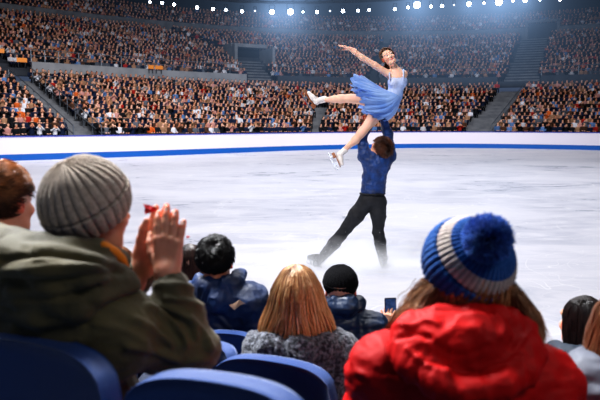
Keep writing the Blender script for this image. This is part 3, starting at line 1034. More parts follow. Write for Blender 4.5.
def beanie(parent, c, axis, R, ribs, col, m, phimax=1.85, cuff=1.35, amp=.018, groove=True, up=(0, 0, 1), flat=1.0, knit=.004, cuff_t=.007, fold=None, e_long=1.12, name='knit_beanie'):
    ax = np.array(axis, float); ax /= np.linalg.norm(ax)
    e1 = np.cross(ax, (0, 1, .2)); e1 /= np.linalg.norm(e1); e2 = np.cross(ax, e1)
    nt, npz = ribs * 10, 150
    th = np.linspace(0, 2 * PI, nt, endpoint=False)[None]; ph = np.linspace(.004, phimax, npz)[:, None]
    rb = np.abs(np.cos(th * ribs / 2))
    prof = (rb ** .6 if groove else .5 + .5 * np.cos(th * ribs))
    fade = np.clip(ph / .12, 0, 1)
    r = R * (1 + amp * (prof - .7) * fade) + R * knit * np.sin(ph * 90 + 2.5 * rb) * np.sin(th * ribs * 3)
    r = r + R * .012 * vnoise(np.stack([np.cos(th) * 2.2 + 0 * ph, np.sin(th) * 2.2 + 0 * ph, ph * 2 + 0 * th], -1), 5)
    iscuff = ph > cuff
    r = r + cuff_t * iscuff - .006 * np.exp(-((ph - cuff) / .02) ** 2)
    r = r * (1 - .10 * np.clip(ph - 1.5, 0, 1))
    x = np.sin(ph) * r; z = np.cos(ph) * r * flat
    G = np.array(c) + (x * np.cos(th))[..., None] * e1 + (x * np.sin(th))[..., None] * e2 * e_long + z[..., None] * ax
    mb = MB(); a, b = nt, npz
    V = G.reshape(-1, 3); i = np.arange(npz - 1)[:, None] * nt; j = np.arange(nt)[None]; j2 = (j + 1) % nt
    F = np.stack([i + j, i + j2, i + nt + j2, i + nt + j], -1).reshape(-1, 4)
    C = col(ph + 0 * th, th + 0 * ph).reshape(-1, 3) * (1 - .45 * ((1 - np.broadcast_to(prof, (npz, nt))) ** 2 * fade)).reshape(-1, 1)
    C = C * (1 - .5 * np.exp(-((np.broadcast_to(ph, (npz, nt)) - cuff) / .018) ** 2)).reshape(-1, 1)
    return link(name, make_mesh(name, V, F, True, C, [m]), parent)


def folds(scale, amp, st=(1, 1, 1), seed=0, warp=.5):
    st = np.array(st)
    def f(V):
        q = V * st * scale
        w = np.stack([vnoise(q * .6 + 31 * i, seed + i) for i in range(3)], 1)
        n = vnoise(q + warp * w * 1.5, seed + 7)
        n2 = vnoise(q * 2.3 + w, seed + 8)
        return amp * ((1 - 2 * np.abs(n)) * .8 + .35 * (1 - 2 * np.abs(n2)))
    return f


class Person:
    def __init__(s, label, H, byaw=0, hyaw=0, hpitch=0, hroll=0, k=1.0, foot=0.0, sh=None, group=None, elbows=None, wrists=None, slouch=0.0, sw=.185, name='person'):
        H = np.array(H, float); s.H = H; s.k = k
        s.b = Fr(H, rot(byaw), k); s.h = Fr(H, rot(byaw + hyaw, hpitch, hroll), k)
        s.root = empty(name, (H[0], H[1], foot), label, 'person', group)
        b = s.b; s.foot = foot
        s.neck = b.p(0, -.035, -.17)
        s.sh = sh or [b.p(-sw, -.04, -.265), b.p(sw, -.04, -.265)]
        s.mid = (s.sh[0] + s.sh[1]) / 2
        s.pel = b.p(0, .02, -.74)
        s.elb = elbows or [b.p(-.25, .03, -.54), b.p(.25, .03, -.54)]
        s.wri = wrists or [b.p(-.08, .27, -.6), b.p(.08, .27, -.6)]
        s.knee = [b.p(-.11, .45, -.66), b.p(.11, .45, -.66)]
        s.ank = []
        for q in s.knee:
            a = q.copy() + s.b.v(0, .02, 0); a[2] = foot + .09; s.ank.append(a)

    def body(s, h=.006, skin=SK, hands=None, paint=(), handfn=None):
        S = Sdf(); add_head(S, s.h)
        S.cap(s.h.p(0, -.025, -.06), s.neck, .052 * s.k, .058 * s.k, .03)
        S.cap(s.sh[0], s.sh[1], .05 * s.k, k=.05)
        S.ell((s.mid + s.pel) / 2 + np.array([0, 0, .02]), np.array([.13, .09, .26]) * s.k, s.b.R, .05)
        for i in (0, 1):
            S.chain([s.sh[i], s.elb[i], s.wri[i]], [.042 * s.k, .036 * s.k, .025 * s.k], .02)
            S.chain([s.pel + s.b.v((-1, 1)[i] * .08, 0, 0), s.knee[i], s.ank[i]], [.07, .05, .036], .03)
            if handfn is None:
                d = s.wri[i] - s.elb[i]
                add_hand(S, s.wri[i], d, (0, 0, 1), s.k, curl=(.3, .35, .35, .4), flip=(1, -1)[i])
        pt = list(face_paint(s.h)) + list(paint)
        return S, pt

    def finish_body(s, S, pt, h=.007, base=SK, extra=()):
        s.body_o = sdf_obj('body', S, h, M['skin'], s.root, base=base, paint=[q for q in pt if q[2] is not None], extra=extra)
        add_eyes(s.h, s.body_o)
        return s.body_o

    def jacket_sdf(s, puff=.0, waist=1.0, armr=(.075, .07, .05), cut=(.02, .02), ak=.035):
        S = Sdf(); k = s.k; b = s.b
        S.cap(s.sh[0], s.sh[1], (.085 + puff) * k, k=.06)
        S.ell(s.mid + b.v(0, -.0, -.1), (np.array([.195, .125, .19]) + puff) * k, b.R, .06)
        S.ell((s.mid * .35 + s.pel * .65), (np.array([.18, .13, .24]) + puff) * k * np.array([waist, waist, 1]), b.R, .06)
        S.cap(s.neck + np.array([0, 0, .0]), s.mid, (.075 + puff * .5) * k, (.1 + puff) * k, .06)
        for i in (0, 1):
            sgn = (-1, 1)[i]
            S.cap(s.neck + b.v(sgn * .02, 0, -.02), s.sh[i], (.06 + puff) * k, (armr[0] + puff) * k, .04)
            d = s.wri[i] - s.elb[i]; d /= np.linalg.norm(d)
            S.chain([s.sh[i], s.elb[i], s.wri[i] - d * cut[i]], [(armr[0] + puff) * k, (armr[1] + puff) * k, (armr[2] + puff * .6) * k], ak)
        return S

    def trousers(s, m):
        S = Sdf()
        for i in (0, 1):
            S.chain([s.pel + s.b.v((-1, 1)[i] * .09, 0, -.02), s.knee[i], s.ank[i]], [.1, .075, .06], .04)
        S.ell(s.pel + np.array([0, 0, -.02]), (.18, .15, .12), s.b.R, .05)
        sdf_obj('trousers', S, .016, m, s.root, disp=folds(14, .006))
        for i in (0, 1):
            S = Sdf(); a = s.ank[i].copy()
            S.ell(a + np.array([0, 0, -.02]), (.05, .06, .07), None, .03)
            S.cap(np.array([a[0], a[1], s.foot + .04]), np.array([a[0], a[1], s.foot + .038]) + s.b.v(0, .15, 0), .046, .036, .03)
            sdf_obj('shoe', S, .012, M['boot'], s.root)


M['boot'] = mat('boot', srgb(34, 30, 28), .6)
M['jeans'] = mat('jeans', srgb(36, 46, 70), .9, c2=srgb(28, 36, 56), nscale=30)
M['jeans_black'] = mat('trouser_black', srgb(26, 27, 31), .85)
M['olive'] = mat('olive_cloth', srgb(88, 79, 46), .75, c2=srgb(66, 60, 36), nscale=5, bump=.25, bscale=240, sheen=.15)
M['olive_in'] = mat('orange_lining', srgb(226, 130, 30), .75)
M['red'] = mat('red_nylon', srgb(198, 12, 12), .62, c2=srgb(160, 7, 9), nscale=6, bump=.12, bscale=60, spec=.2)
M['knit_grey'] = mat('grey_knit', (1, 1, 1), .95, attr=True, bump=.9, bscale=260, sheen=.25, spec=.1)
M['knit_blue'] = mat('blue_knit', (1, 1, 1), .95, attr=True, bump=.6, bscale=220, sheen=.12, spec=.1)
M['knit_black'] = mat('black_knit', (1, 1, 1), .95, attr=True, bump=.6, bscale=200, spec=.15)
M['fleece'] = mat('speckled_fleece', srgb(36, 39, 48), .95, c2=srgb(140, 144, 156), nscale=75, detail=5, ramp=(.42, .75), bump=1.0, bscale=110, sheen=.3)
M['navy_puff'] = mat('navy_nylon', srgb(38, 56, 86), .4, c2=srgb(22, 34, 58), nscale=9, spec=.5, bump=.1, bscale=40)
M['navy'] = mat('navy_cloth', srgb(22, 52, 100), .55, c2=srgb(12, 28, 60), nscale=7, bump=.2, bscale=60)
M['grey_puff'] = mat('grey_nylon', srgb(98, 102, 114), .6, c2=srgb(78, 82, 94), nscale=5)
M['teal'] = mat('dark_cloth', srgb(46, 58, 74), .7, c2=srgb(34, 44, 58), nscale=6)

# ================================================================== clapping man
A = Person('man in ribbed grey beanie and olive hooded jacket clapping raised hands', P(86, 212, 1.65), byaw=-.42, hyaw=-.35, hpitch=.05, k=1.03, foot=.4,
           sh=[P(0, 306, 1.78), P(113, 324, 1.55)], elbows=[P(100, 338, 1.98), P(190, 352, 1.60)], wrists=[P(137, 268, 1.74), P(167, 275, 1.62)])
S, pt = A.body(handfn=True)
pt2 = []
HS = Sdf()
W1, W2 = P(167, 274, 1.62), P(144, 267, 1.72)
add_hand(HS, W1, P(170, 205, 1.67) - W1, np.array([-.12, -1, .1]), .96, curl=(.07, .05, .05, .06), spread=(-.06, -.005, .06, .15), thumb=(.62, .12), flip=-1, paint=pt2, rk=1.28)
add_hand(HS, W2, P(172, 206, 1.76) - W2, np.array([.25, 1, .0]), .98, curl=(.05, .04, .05, .08), spread=(-.12, -.02, .06, .15), thumb=(.22, -.08), flip=1, paint=None, rk=1.25)
print('thumb side check')
HS.cap(W1, A.elb[1] * .5 + W1 * .5, .025, .03, .02); HS.cap(W2, A.elb[0] * .5 + W2 * .5, .025, .03, .02)
hv, hf = HS.mesh(.003)
hv = smoothv(hv, hf, 1)
hpaint = [(c, r * 1.3, srgb(235, 130, 92)) for c, r, q in pt2 if q is None] + [(c, r, q) for c, r, q in pt2 if q is not None]  # orange light on the fingertips, painted into the skin colour
hpaint += [(P(170, 203, 1.74), .05, srgb(240, 120, 80))]
A.finish_body(S, pt + hpaint, base=srgb(205, 142, 114), extra=[(hv, hf)])
S = A.jacket_sdf(.0, armr=(.078, .066, .045), cut=(.05, .058), ak=.014)
HD = Sdf()
HD.chain([P(-12, 238, 1.72), P(12, 243, 1.60), P(40, 250, 1.53), P(72, 253, 1.50), P(98, 254, 1.54), P(117, 263, 1.64)], [.04, .04, .036, .034, .034, .034], .018)
HD.chain([P(-20, 262, 1.70), P(12, 262, 1.52), P(48, 268, 1.46), P(88, 272, 1.46), P(122, 280, 1.54)], [.05, .05, .048, .044, .036], .018)
HD.chain([P(0, 306, 1.56), P(44, 314, 1.47), P(80, 306, 1.45), P(108, 290, 1.49)], [.036, .036, .034, .03], .015)
HD.chain([P(-10, 288, 1.62), P(25, 292, 1.49), P(60, 297, 1.45), P(95, 292, 1.46), P(128, 284, 1.53)], [.038, .04, .038, .032, .026], .012)
S.ell(P(60, 330, 1.58), (.26, .12, .14), A.b.R, .05)
cr1 = creases([([(152, 304), (176, 318), (188, 330), (193, 345)], .014), ([(140, 312), (162, 325), (178, 340), (182, 354)], .013), ([(128, 325), (150, 338), (168, 352)], .010), ([(186, 322), (200, 340), (207, 358)], .012),
    ([(160, 288), (182, 290), (200, 300)], .009), ([(164, 302), (186, 306), (205, 318)], .011), ([(120, 352), (150, 358), (175, 368)], .010), ([(150, 322), (166, 333), (176, 348)], -.010), ([(90, 330), (118, 336), (140, 350)], .006)], 3.2)
cr2 = creases([([(-5, 262), (40, 256), (85, 262), (114, 272)], -.011), ([(-5, 283), (45, 284), (90, 277), (120, 274)], -.010), ([(0, 303), (50, 302), (95, 288)], -.009), ([(0, 272), (50, 268), (98, 268)], .006), ([(0, 293), (60, 293), (104, 281)], .006), ([(20, 247), (60, 250), (100, 262)], .005)], 3.0)
fo = folds(6, .010, (1, 1, 2.0), 3, .8); fo2 = folds(15, .005, (1.0, 1.0, 2.2), 5, 1.2)
sdf_obj('hooded_jacket', S, .0065, M['olive'], A.root, disp=lambda V: fo(V) + .6 * fo2(V) + cr1(V))
fo3 = folds(6, .010, (.6, .6, 3.4), 15, .5)
sdf_obj('hood', HD, .006, M['olive'], A.root, disp=lambda V: .6 * fo3(V) + .4 * fo2(V) + cr2(V))
S = Sdf(); d = (A.elb[1] - W1); d /= np.linalg.norm(d)
S.cap(W1 + d * .036, W1 + d * .060, .046, .049, .004); S.ell(W1 + d * .09, (.04, .04, .03), None, .01)
d = (A.elb[0] - W2); d /= np.linalg.norm(d)
S.cap(W2 + d * .03, W2 + d * .06, .042, .046, .004)
sdf_obj('sleeve_cuff', S, .005, M['olive'], A.root, disp=folds(30, .003))
mb = MB(); mb.tube([P(93, 243, 1.56), P(104, 246, 1.525), P(114, 252, 1.55), P(122, 260, 1.58), P(127, 271, 1.59)], [.010, .013, .014, .013, .009], 8)
mb.build('hood_lining', M['olive_in'], A.root, True)
A.trousers(M['jeans'])


def gcol(ph, th):
    n = vnoise(np.stack([np.cos(th) * 14, np.sin(th) * 14, ph * 22], -1), 2)
    return np.array(srgb(188, 172, 156)) * (1 + .2 * n)[..., None]


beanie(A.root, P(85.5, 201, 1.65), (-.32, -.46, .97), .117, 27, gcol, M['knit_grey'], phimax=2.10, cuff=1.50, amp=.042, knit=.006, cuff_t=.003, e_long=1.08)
hair_short(Fr(A.H, A.h.R, A.k), A.root, 900, [srgb(40, 28, 22), srgb(64, 44, 32)], .010, .1, lim=-.05, seed=5, scale=.985)

# crumpled red paper between the hands
def paper(c, s, seed, lab):
    rg = np.random.default_rng(seed)
    G = [[np.array(c) + s * np.array([i / 4 - .5, .25 * math.sin(i * 1.7 + j), (j / 4 - .5) * (1 - .18 * i)]) + rg.normal(0, s * .05, 3) for j in range(5)] for i in range(5)]
    G2 = [[g + np.array([0, .0012, 0]) for g in r] for r in G]
    mb = MB(); mb.grid(G); mb.grid(G2)
    o = mb.build('paper_scrap', M['redpaper'], None); tag(o, lab, 'paper')


M['redpaper'] = mat('red_paper', srgb(225, 40, 48), .6)
paper(P(150, 209, 1.70), .03, 1, "crumpled red paper sticking out between the clapping man's hands")
paper(P(188, 237, 1.72), .009, 4, "tiny red paper corner at the outer edge of the clapping man's hands")

# ================================================================== woman in red
B = Person('woman in red puffer jacket and blue-and-cream striped bobble beanie', P(468, 268, 1.55), byaw=.0, hyaw=.05, hpitch=.0, k=1.02, foot=.3,
           sh=[P(390, 374, 1.50), P(538, 389, 1.50)])
S, pt = B.body()
B.finish_body(S, pt)
S = B.jacket_sdf(.006, armr=(.078, .08, .06))
S.ell(P(467, 388, 1.47), (.185, .11, .09), None, .05)
sd = Sdf(); sd.p = list(S.p)
def quilt(V):
    f1 = folds(8, .007, (1, 1, 1.6), 11, .8)(V) + folds(20, .0035, (.8, .8, 1.8), 12, .9)(V)
    z = V[:, 2] + .02 * vnoise(V * 5, 3) + .25 * (V[:, 0] - .4) ** 2
    q = np.abs(np.sin(z * PI / .085)) ** .5
    return f1 + .006 * (q - .7)
sdf_obj('puffer_jacket', S, .0065, M['red'], B.root, disp=quilt)
S = Sdf()
out = [(420, 309), (401, 323), (396, 343), (407, 363), (432, 381), (468, 392), (505, 385), (530, 367), (539, 350), (529, 332), (514, 311)]
dep = [1.50, 1.45, 1.42, 1.38, 1.34, 1.32, 1.33, 1.37, 1.41, 1.45, 1.50]
S.chain([P(x * .88 + 467 * .12, y * .88 + 348 * .12, d) for (x, y), d in zip([(x_, y_ + 7) for x_, y_ in out], dep)], [.026, .03, .03, .026, .024, .024, .024, .026, .03, .03, .026], .03)
S.ell(P(467, 352, 1.41), (.135, .055, .085), rot(0, .25), .04)
S.chain([P(420, 328, 1.47), P(440, 323, 1.44), P(470, 322, 1.43), P(500, 323, 1.44), P(517, 328, 1.47)], [.032, .033, .032, .033, .032], .03)
cr3 = creases([([(404, 330), (416, 332), (432, 326), (444, 330)], .007), ([(402, 345), (418, 340), (436, 344)], -.008), ([(500, 320), (508, 330), (506, 345)], .007), ([(516, 326), (522, 340), (516, 356)], -.008), ([(412, 356), (430, 372), (455, 384)], .006),
    ([(530, 345), (515, 365), (490, 380)], .007), ([(432, 316), (465, 313), (500, 317)], -.006), ([(440, 350), (465, 362), (495, 352)], -.004)], 3.0)
fa, fb = folds(9, .0065, (1.7, 1, .7), 21, .8), folds(24, .0035, (1.3, 1, .9), 22, .9)
sdf_obj('hood', S, .0055, M['red'], B.root, disp=lambda V: .8 * fa(V) + fb(V) + cr3(V))
B.trousers(M['jeans'])
hair_long(Fr(B.H, B.h.R, 1.0), B.root, [(.10, .02, .02, -.01), (.06, .07, .08, -.01), (.0, .095, .10, -.01), (-.05, .112, .10, -.005), (-.08, .145, .085, .0), (-.11, .178, .07, .0), (-.15, .20, .06, .01), (-.21, .21, .05, .02)],
          3800, [srgb(66, 38, 24), srgb(164, 108, 68), srgb(214, 160, 112)], -.175, gap=.75, wave=.55, clump=.75, seed=3, rad=.0011, zjit=.035)


rg = np.random.default_rng(77)
K = 18; t_ = np.linspace(0, 1, K); loose = []
for pts_, n_s in (([(429, 284, 1.52), (418, 299, 1.52), (409, 314, 1.51), (404, 330, 1.50)], 1100), ([(507, 284, 1.52), (519, 300, 1.52), (531, 320, 1.51), (538, 344, 1.50)], 1100)):
    base = np.array([P(*c) for c in pts_])
    path = np.stack([np.interp(t_, np.linspace(0, 1, 4), base[:, i]) for i in range(3)], 1)
    off = rg.normal(0, 1, (n_s, 1, 3)) * np.array([.0055, .014, .005]) * (1 + .6 * t_[None, :, None])
    phs = rg.uniform(0, 6.28, (n_s, 1)); am = rg.uniform(.001, .004, (n_s, 1))
    ln = rg.uniform(.55, 1.0, (n_s, 1)) * t_[None]
    pp_ = np.stack([np.stack([np.interp(l, t_, path[:, i]) for i in range(3)], 1) for l in ln]) + off
    cl = np.round(phs * 2) / 2
    pp_ += np.stack([am * np.sin(16 * ln + cl), am * np.cos(16 * ln + cl), 0 * ln], -1)
    mixw = rg.random((n_s, 1, 1)) * .7 + .3 * t_[None, :, None]
    loose.append(strands(pp_, .0011, np.array(srgb(70, 42, 28)) * (1 - mixw) + np.array(srgb(206, 150, 104)) * mixw))
V, F, C = merge(loose)
link('loose_hair', make_mesh('loose_hair', V, F, True, C, [M['hair']]), B.root)


def bcol(ph, th):
    blue, cream = np.array(srgb(52, 98, 168)), np.array(srgb(206, 192, 184))
    m = ((ph > .86) & (ph < 1.2))[..., None]
    n = vnoise(np.stack([np.cos(th) * 20, np.sin(th) * 20, ph * 30], -1), 2)
    return np.where(m, cream, blue) * (1 + .14 * n)[..., None]


bax = np.array([.32, -.68, .66])
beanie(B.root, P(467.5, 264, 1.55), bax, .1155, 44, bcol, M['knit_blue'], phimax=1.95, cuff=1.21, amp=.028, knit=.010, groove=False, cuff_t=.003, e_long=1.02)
bax = bax / np.linalg.norm(bax)
pc = P(487.5, 238.5, 1.425)
rg = np.random.default_rng(3)
d = rg.normal(size=(5200, 3)); d /= np.linalg.norm(d, axis=1)[:, None]
L_ = .0535 * (1 + .05 * rg.normal(size=5200))
t_ = np.linspace(.3, 1, 4)
pp = pc + d[:, None] * (L_[:, None] * t_[None])[..., None] + rg.normal(0, .002, (5200, 1, 3)) * (t_ ** 2)[None, :, None]
cc = np.array(srgb(84, 126, 205)) * (.35 + .75 * t_[None, :, None] ** 2) * (1 + .3 * rg.uniform(-1, 1, 5200))[:, None, None]
a = strands(pp, .0014, cc, False)
th = np.linspace(0, PI, 14); ph = np.linspace(0, 2 * PI, 25)
mb = MB(); mb.grid([[pc + .044 * np.array([math.sin(u) * math.cos(v), math.sin(u) * math.sin(v), math.cos(u)]) for v in ph] for u in th])
V, F, C = merge([a, (np.array(mb.V), np.array(mb.F), np.tile(np.array(srgb(22, 44, 110)), (len(mb.V), 1)))])
link('pompom', make_mesh('pompom', V, F, True, C, [M['knit_blue']]), B.root)

# ================================================================== blonde woman
C_ = Person('woman with long blonde hair in speckled grey fleece jacket', P(297, 301, 2.45), byaw=-.15, hyaw=.1, k=.98, foot=-.08,
            sh=[P(266, 355, 2.42), P(340, 357, 2.42)])
S, pt = C_.body(); C_.finish_body(S, pt)
S = C_.jacket_sdf(.0, armr=(.078, .075, .055))
S.chain([P(258, 340, 2.45), P(272, 346, 2.36), P(300, 350, 2.32), P(325, 346, 2.36), P(338, 340, 2.46)], [.04, .045, .048, .045, .04], .03)
sdf_obj('fleece_jacket', S, .007, M['fleece'], C_.root, disp=folds(16, .009, (1, 1, 1.4), 31))
C_.trousers(M['jeans'])
hair_long(Fr(C_.H, C_.h.R, 1.0), C_.root, [(.152, .004, .004, -.02), (.144, .03, .04, -.02), (.125, .058, .072, -.015), (.085, .084, .106, -.01), (.04, .104, .124, -.005), (-.02, .122, .128, 0), (-.07, .142, .13, 0), (-.10, .152, .13, 0), (-.14, .155, .12, 0), (-.2, .15, .10, .01)],
          5200, [srgb(122, 76, 44), srgb(228, 170, 112), srgb(248, 212, 165)], -.14, gap=.7, wave=.16, clump=.75, seed=8, rad=.0013, zjit=.028)

# ================================================================== person in black beanie
D_ = Person('person in plain black beanie and shiny navy quilted jacket', P(341, 291, 3.4), byaw=-.2, hyaw=.05, k=1.0, foot=-.25,
            sh=[P(318, 328, 3.42), P(371, 331, 3.36)])
S, pt = D_.body(); D_.finish_body(S, pt)
S = D_.jacket_sdf(.008, armr=(.078, .078, .06))
S.chain([P(326, 304, 3.44), P(335, 306, 3.32), P(348, 306, 3.30), P(357, 304, 3.40)], [.045, .05, .05, .045], .03)
def quilt2(V):
    z = V[:, 2] + .015 * vnoise(V * 5, 3)
    return folds(14, .009, (1, 1, 1.8), 41)(V) + .009 * (np.abs(np.sin(z * PI / .075)) ** .6 - .7)
sdf_obj('quilted_jacket', S, .009, M['navy_puff'], D_.root, disp=quilt2)
D_.trousers(M['jeans_black'])
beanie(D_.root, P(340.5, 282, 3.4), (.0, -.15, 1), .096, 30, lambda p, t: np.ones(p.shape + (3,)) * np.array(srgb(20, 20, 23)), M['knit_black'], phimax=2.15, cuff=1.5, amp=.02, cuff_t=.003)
rg = np.random.default_rng(5); n = 260; K = 16; t_ = np.linspace(0, 1, K)
st = P(349, 296, 3.36)[None] + rg.normal(0, .012, (n, 3)); ph = rg.uniform(0, 6.28, n)[:, None]
pp = st[:, None] + np.stack([.02 * np.sin(t_ * 2)[None] + .02 * t_[None] + .012 * np.cos(22 * t_[None] + ph), .012 * np.sin(22 * t_[None] + ph), -.085 * t_[None] + 0 * ph], -1)
V, F, C = strands(pp, .0018, np.tile(np.array(srgb(92, 44, 30)), (n, K, 1)) * rg.uniform(.6, 1.5, (n, 1, 1)))
link('curly_ponytail', make_mesh('curly_ponytail', V, F, True, C, [M['hair']]), D_.root)

# ================================================================== dark haired man in navy jacket
E_ = Person('man with short dark hair in navy hooded jacket with tan mark', P(216, 262, 3.2), byaw=-.25, hyaw=.1, k=1.0, foot=-.25,
            sh=[P(190, 302, 3.26), P(250, 303, 3.14)])
S, pt = E_.body(); E_.finish_body(S, pt, base=srgb(205, 140, 112))
S = E_.jacket_sdf(.004, armr=(.08, .078, .06))
S.chain([P(199, 281, 3.25), P(207, 287, 3.12), P(222, 288, 3.10), P(234, 283, 3.13), P(240, 276, 3.25)], [.035, .04, .045, .04, .033], .02)
S.chain([P(203, 293, 3.15), P(218, 301, 3.06), P(234, 294, 3.12)], [.04, .04, .04], .03)
sdf_obj('hooded_jacket', S, .008, M['navy'], E_.root, disp=folds(13, .012, (1.2, 1, 1.2), 51))
E_.trousers(M['jeans_black'])
hair_short(Fr(E_.H, E_.h.R, E_.k), E_.root, 5200, [srgb(9, 8, 9), srgb(26, 22, 22)], .038, .8, rad=.0014, lim=-.06, seed=6, scale=1.02, messy=1.2)
mb = MB(); c = P(237, 305, 3.02); mb.grid([[c + np.array([x * .028 + z * .012, .012 * abs(x), z * .022 * (1.15 - abs(x))]) for x in (-1, -.5, 0, .5, 1)] for z in (-1, -.3, .3, 1)])
o = mb.build('back_patch', mat('tan_patch', srgb(214, 178, 148), .7), E_.root)

# ================================================================== man at the far left
G_ = Person('man with swept auburn-brown hair and navy collar beside the beanie man', P(2, 203, 2.12), byaw=-.25, hyaw=-.1, k=1.02, foot=.4)
S, pt = G_.body(); G_.finish_body(S, pt, base=srgb(214, 150, 122))
S = G_.jacket_sdf(.0)
S.chain([P(-18, 240, 2.15), P(0, 246, 2.05), P(16, 243, 2.07), P(26, 238, 2.15)], [.035, .038, .036, .03], .02)
sdf_obj('jacket', S, .01, M['navy'], G_.root, disp=folds(13, .008, (1, 1, 1.2), 61))
G_.trousers(M['jeans'])
hair_short(Fr(G_.H, G_.h.R, G_.k), G_.root, 7500, [srgb(70, 42, 28), srgb(214, 146, 92)], .036, .8, rad=.0011, lim=-.075, seed=7, scale=1.02, sweep=(.9, .5, .2), messy=.6, side=.02)

# ================================================================== dark haired woman right
K_ = Person('woman with long straight dark hair and dark slate jacket', P(581, 323, 2.7), byaw=.12, hyaw=.0, k=.98, foot=-.1)
S, pt = K_.body(); K_.finish_body(S, pt)
S = K_.jacket_sdf(.006)
S.chain([P(556, 350, 2.72), P(566, 358, 2.62), P(582, 360, 2.58), P(600, 355, 2.64)], [.04, .045, .045, .04], .03)
sdf_obj('jacket', S, .009, M['teal'], K_.root, disp=folds(13, .01, (1, 1, 1.4), 71))
K_.trousers(M['jeans_black'])
hair_long(Fr(K_.H, K_.h.R, .88), K_.root, [(.146, .004, .004, -.02), (.138, .035, .04, -.02), (.12, .066, .073, -.015), (.085, .087, .1, -.01), (.04, .096, .115, -.01), (-.02, .098, .115, -.015), (-.07, .094, .11, -.02), (-.12, .085, .105, -.02), (-.2, .08, .10, -.01)],
          4200, [srgb(20, 14, 14), srgb(58, 38, 32)], -.165, gap=1.35, wave=.05, clump=.35, seed=9, rad=.0012, zjit=.02)

# ================================================================== grey jacket at the right edge
Q_ = Person('person with wavy brown hair in pale grey padded jacket', P(626, 334, 1.8), byaw=.1, k=1.0, foot=.1, sh=[P(598, 388, 1.78), P(700, 390, 1.8)])
S, pt = Q_.body(); Q_.finish_body(S, pt)
S = Q_.jacket_sdf(.02)
sdf_obj('padded_jacket', S, .009, M['grey_puff'], Q_.root, disp=lambda V: folds(12, .008, (1, 1, 1.6), 81)(V) + .008 * (np.abs(np.sin(V[:, 2] * PI / .08)) ** .6 - .7))
Q_.trousers(M['jeans'])
hair_long(Fr(Q_.H, Q_.h.R, 1.0), Q_.root, [(.14, .01, .01, -.02), (.12, .06, .07, -.015), (.07, .09, .11, -.01), (0, .105, .12, 0), (-.08, .115, .12, 0), (-.14, .12, .11, 0), (-.2, .12, .1, 0)],
          2200, [srgb(80, 50, 34), srgb(176, 122, 84)], -.13, gap=.9, wave=.3, seed=10, rad=.0015)

# ================================================================== woman behind the hands
R_ = Person('woman with long dark hair seated between the raised hands and navy jacket', P(190, 264, 3.75), byaw=.1, k=.97, foot=-.25)
S, pt = R_.body(); R_.finish_body(S, pt)
sdf_obj('jacket', R_.jacket_sdf(0), .012, M['teal'], R_.root, disp=folds(13, .01))
R_.trousers(M['jeans'])
hair_long(Fr(R_.H, R_.h.R, .9), R_.root, [(.14, .004, .004, -.02), (.12, .06, .07, -.015), (.07, .09, .105, -.01), (0, .1, .118, 0), (-.08, .1, .12, 0), (-.14, .1, .11, 0), (-.2, .1, .1, 0)],
          1800, [srgb(30, 22, 22), srgb(104, 70, 58)], -.15, gap=1.1, wave=.15, seed=12, rad=.0016)

# ================================================================== person behind the olive sleeve
T_ = Person('person with light brown hair and pale jacket behind the olive sleeve', P(119, 268, 3.9), byaw=-.1, k=.98, foot=-.25)
S, pt = T_.body(); T_.finish_body(S, pt)
sdf_obj('jacket', T_.jacket_sdf(0), .012, mat('pale_cloth', srgb(190, 198, 216), .7, c2=srgb(60, 84, 140), nscale=5), T_.root, disp=folds(13, .01))
T_.trousers(M['jeans'])
hair_short(Fr(T_.H, T_.h.R, T_.k), T_.root, 2500, [srgb(112, 70, 46), srgb(176, 122, 86)], .04, .5, rad=.0018, lim=-.06, seed=14, scale=1.06)

# ================================================================== phone holder
ph_c = P(390.5, 309, 3.55)
U_ = Person('person holding up a phone behind the red puffer jacket', P(428, 322, 3.5), byaw=.15, k=.97, foot=-.25,
            elbows=[P(398, 352, 3.5), P(462, 352, 3.6)], wrists=[P(389, 331, 3.52), P(448, 372, 3.9)])
S, pt = U_.body(handfn=True)
HS = Sdf()
W = P(389.5, 328, 3.53)
add_hand(HS, W, np.array([-.05, .05, 1]), np.array([-.5, -.9, 0]), .8, curl=(.45, .5, .55, .6), thumb=(.6, .3), flip=-1)
HS.cap(W, U_.elb[0] * .5 + W * .5, .025, .03, .02)
hv, hf = HS.mesh(.004)
HS2 = Sdf(); add_hand(HS2, U_.wri[1], U_.wri[1] - U_.elb[1], (0, 0, 1), .97, curl=(.3, .35, .35, .4), flip=-1); hv2, hf2 = HS2.mesh(.006)
U_.finish_body(S, pt, extra=[(hv, hf), (hv2, hf2)])
sdf_obj('jacket', U_.jacket_sdf(0), .012, M['teal'], U_.root, disp=folds(13, .01))
U_.trousers(M['jeans'])
hair_short(Fr(U_.H, U_.h.R, U_.k), U_.root, 2500, [srgb(40, 26, 20), srgb(86, 58, 42)], .04, .4, rad=.0018, lim=-.06, seed=15, scale=1.06)
t = empty('smartphone', ph_c, 'black smartphone held upright showing a bluish picture of the ice', 'phone')
Rp = rot(.12, -.12)
MB().box(ph_c, (.068, .008, .128), Rp).build('case', mat('phone_case', srgb(24, 24, 30), .3), t, bevel=.004)
fp = Fr(ph_c, Rp)
sm = mat('phone_screen', srgb(66, 96, 150), .15, c2=srgb(20, 32, 60), nscale=28, emis=srgb(60, 90, 150), estr=.25)
MB().box(fp.p(0, -.0045, .004), (.06, .001, .108), Rp).build('screen', sm, t)

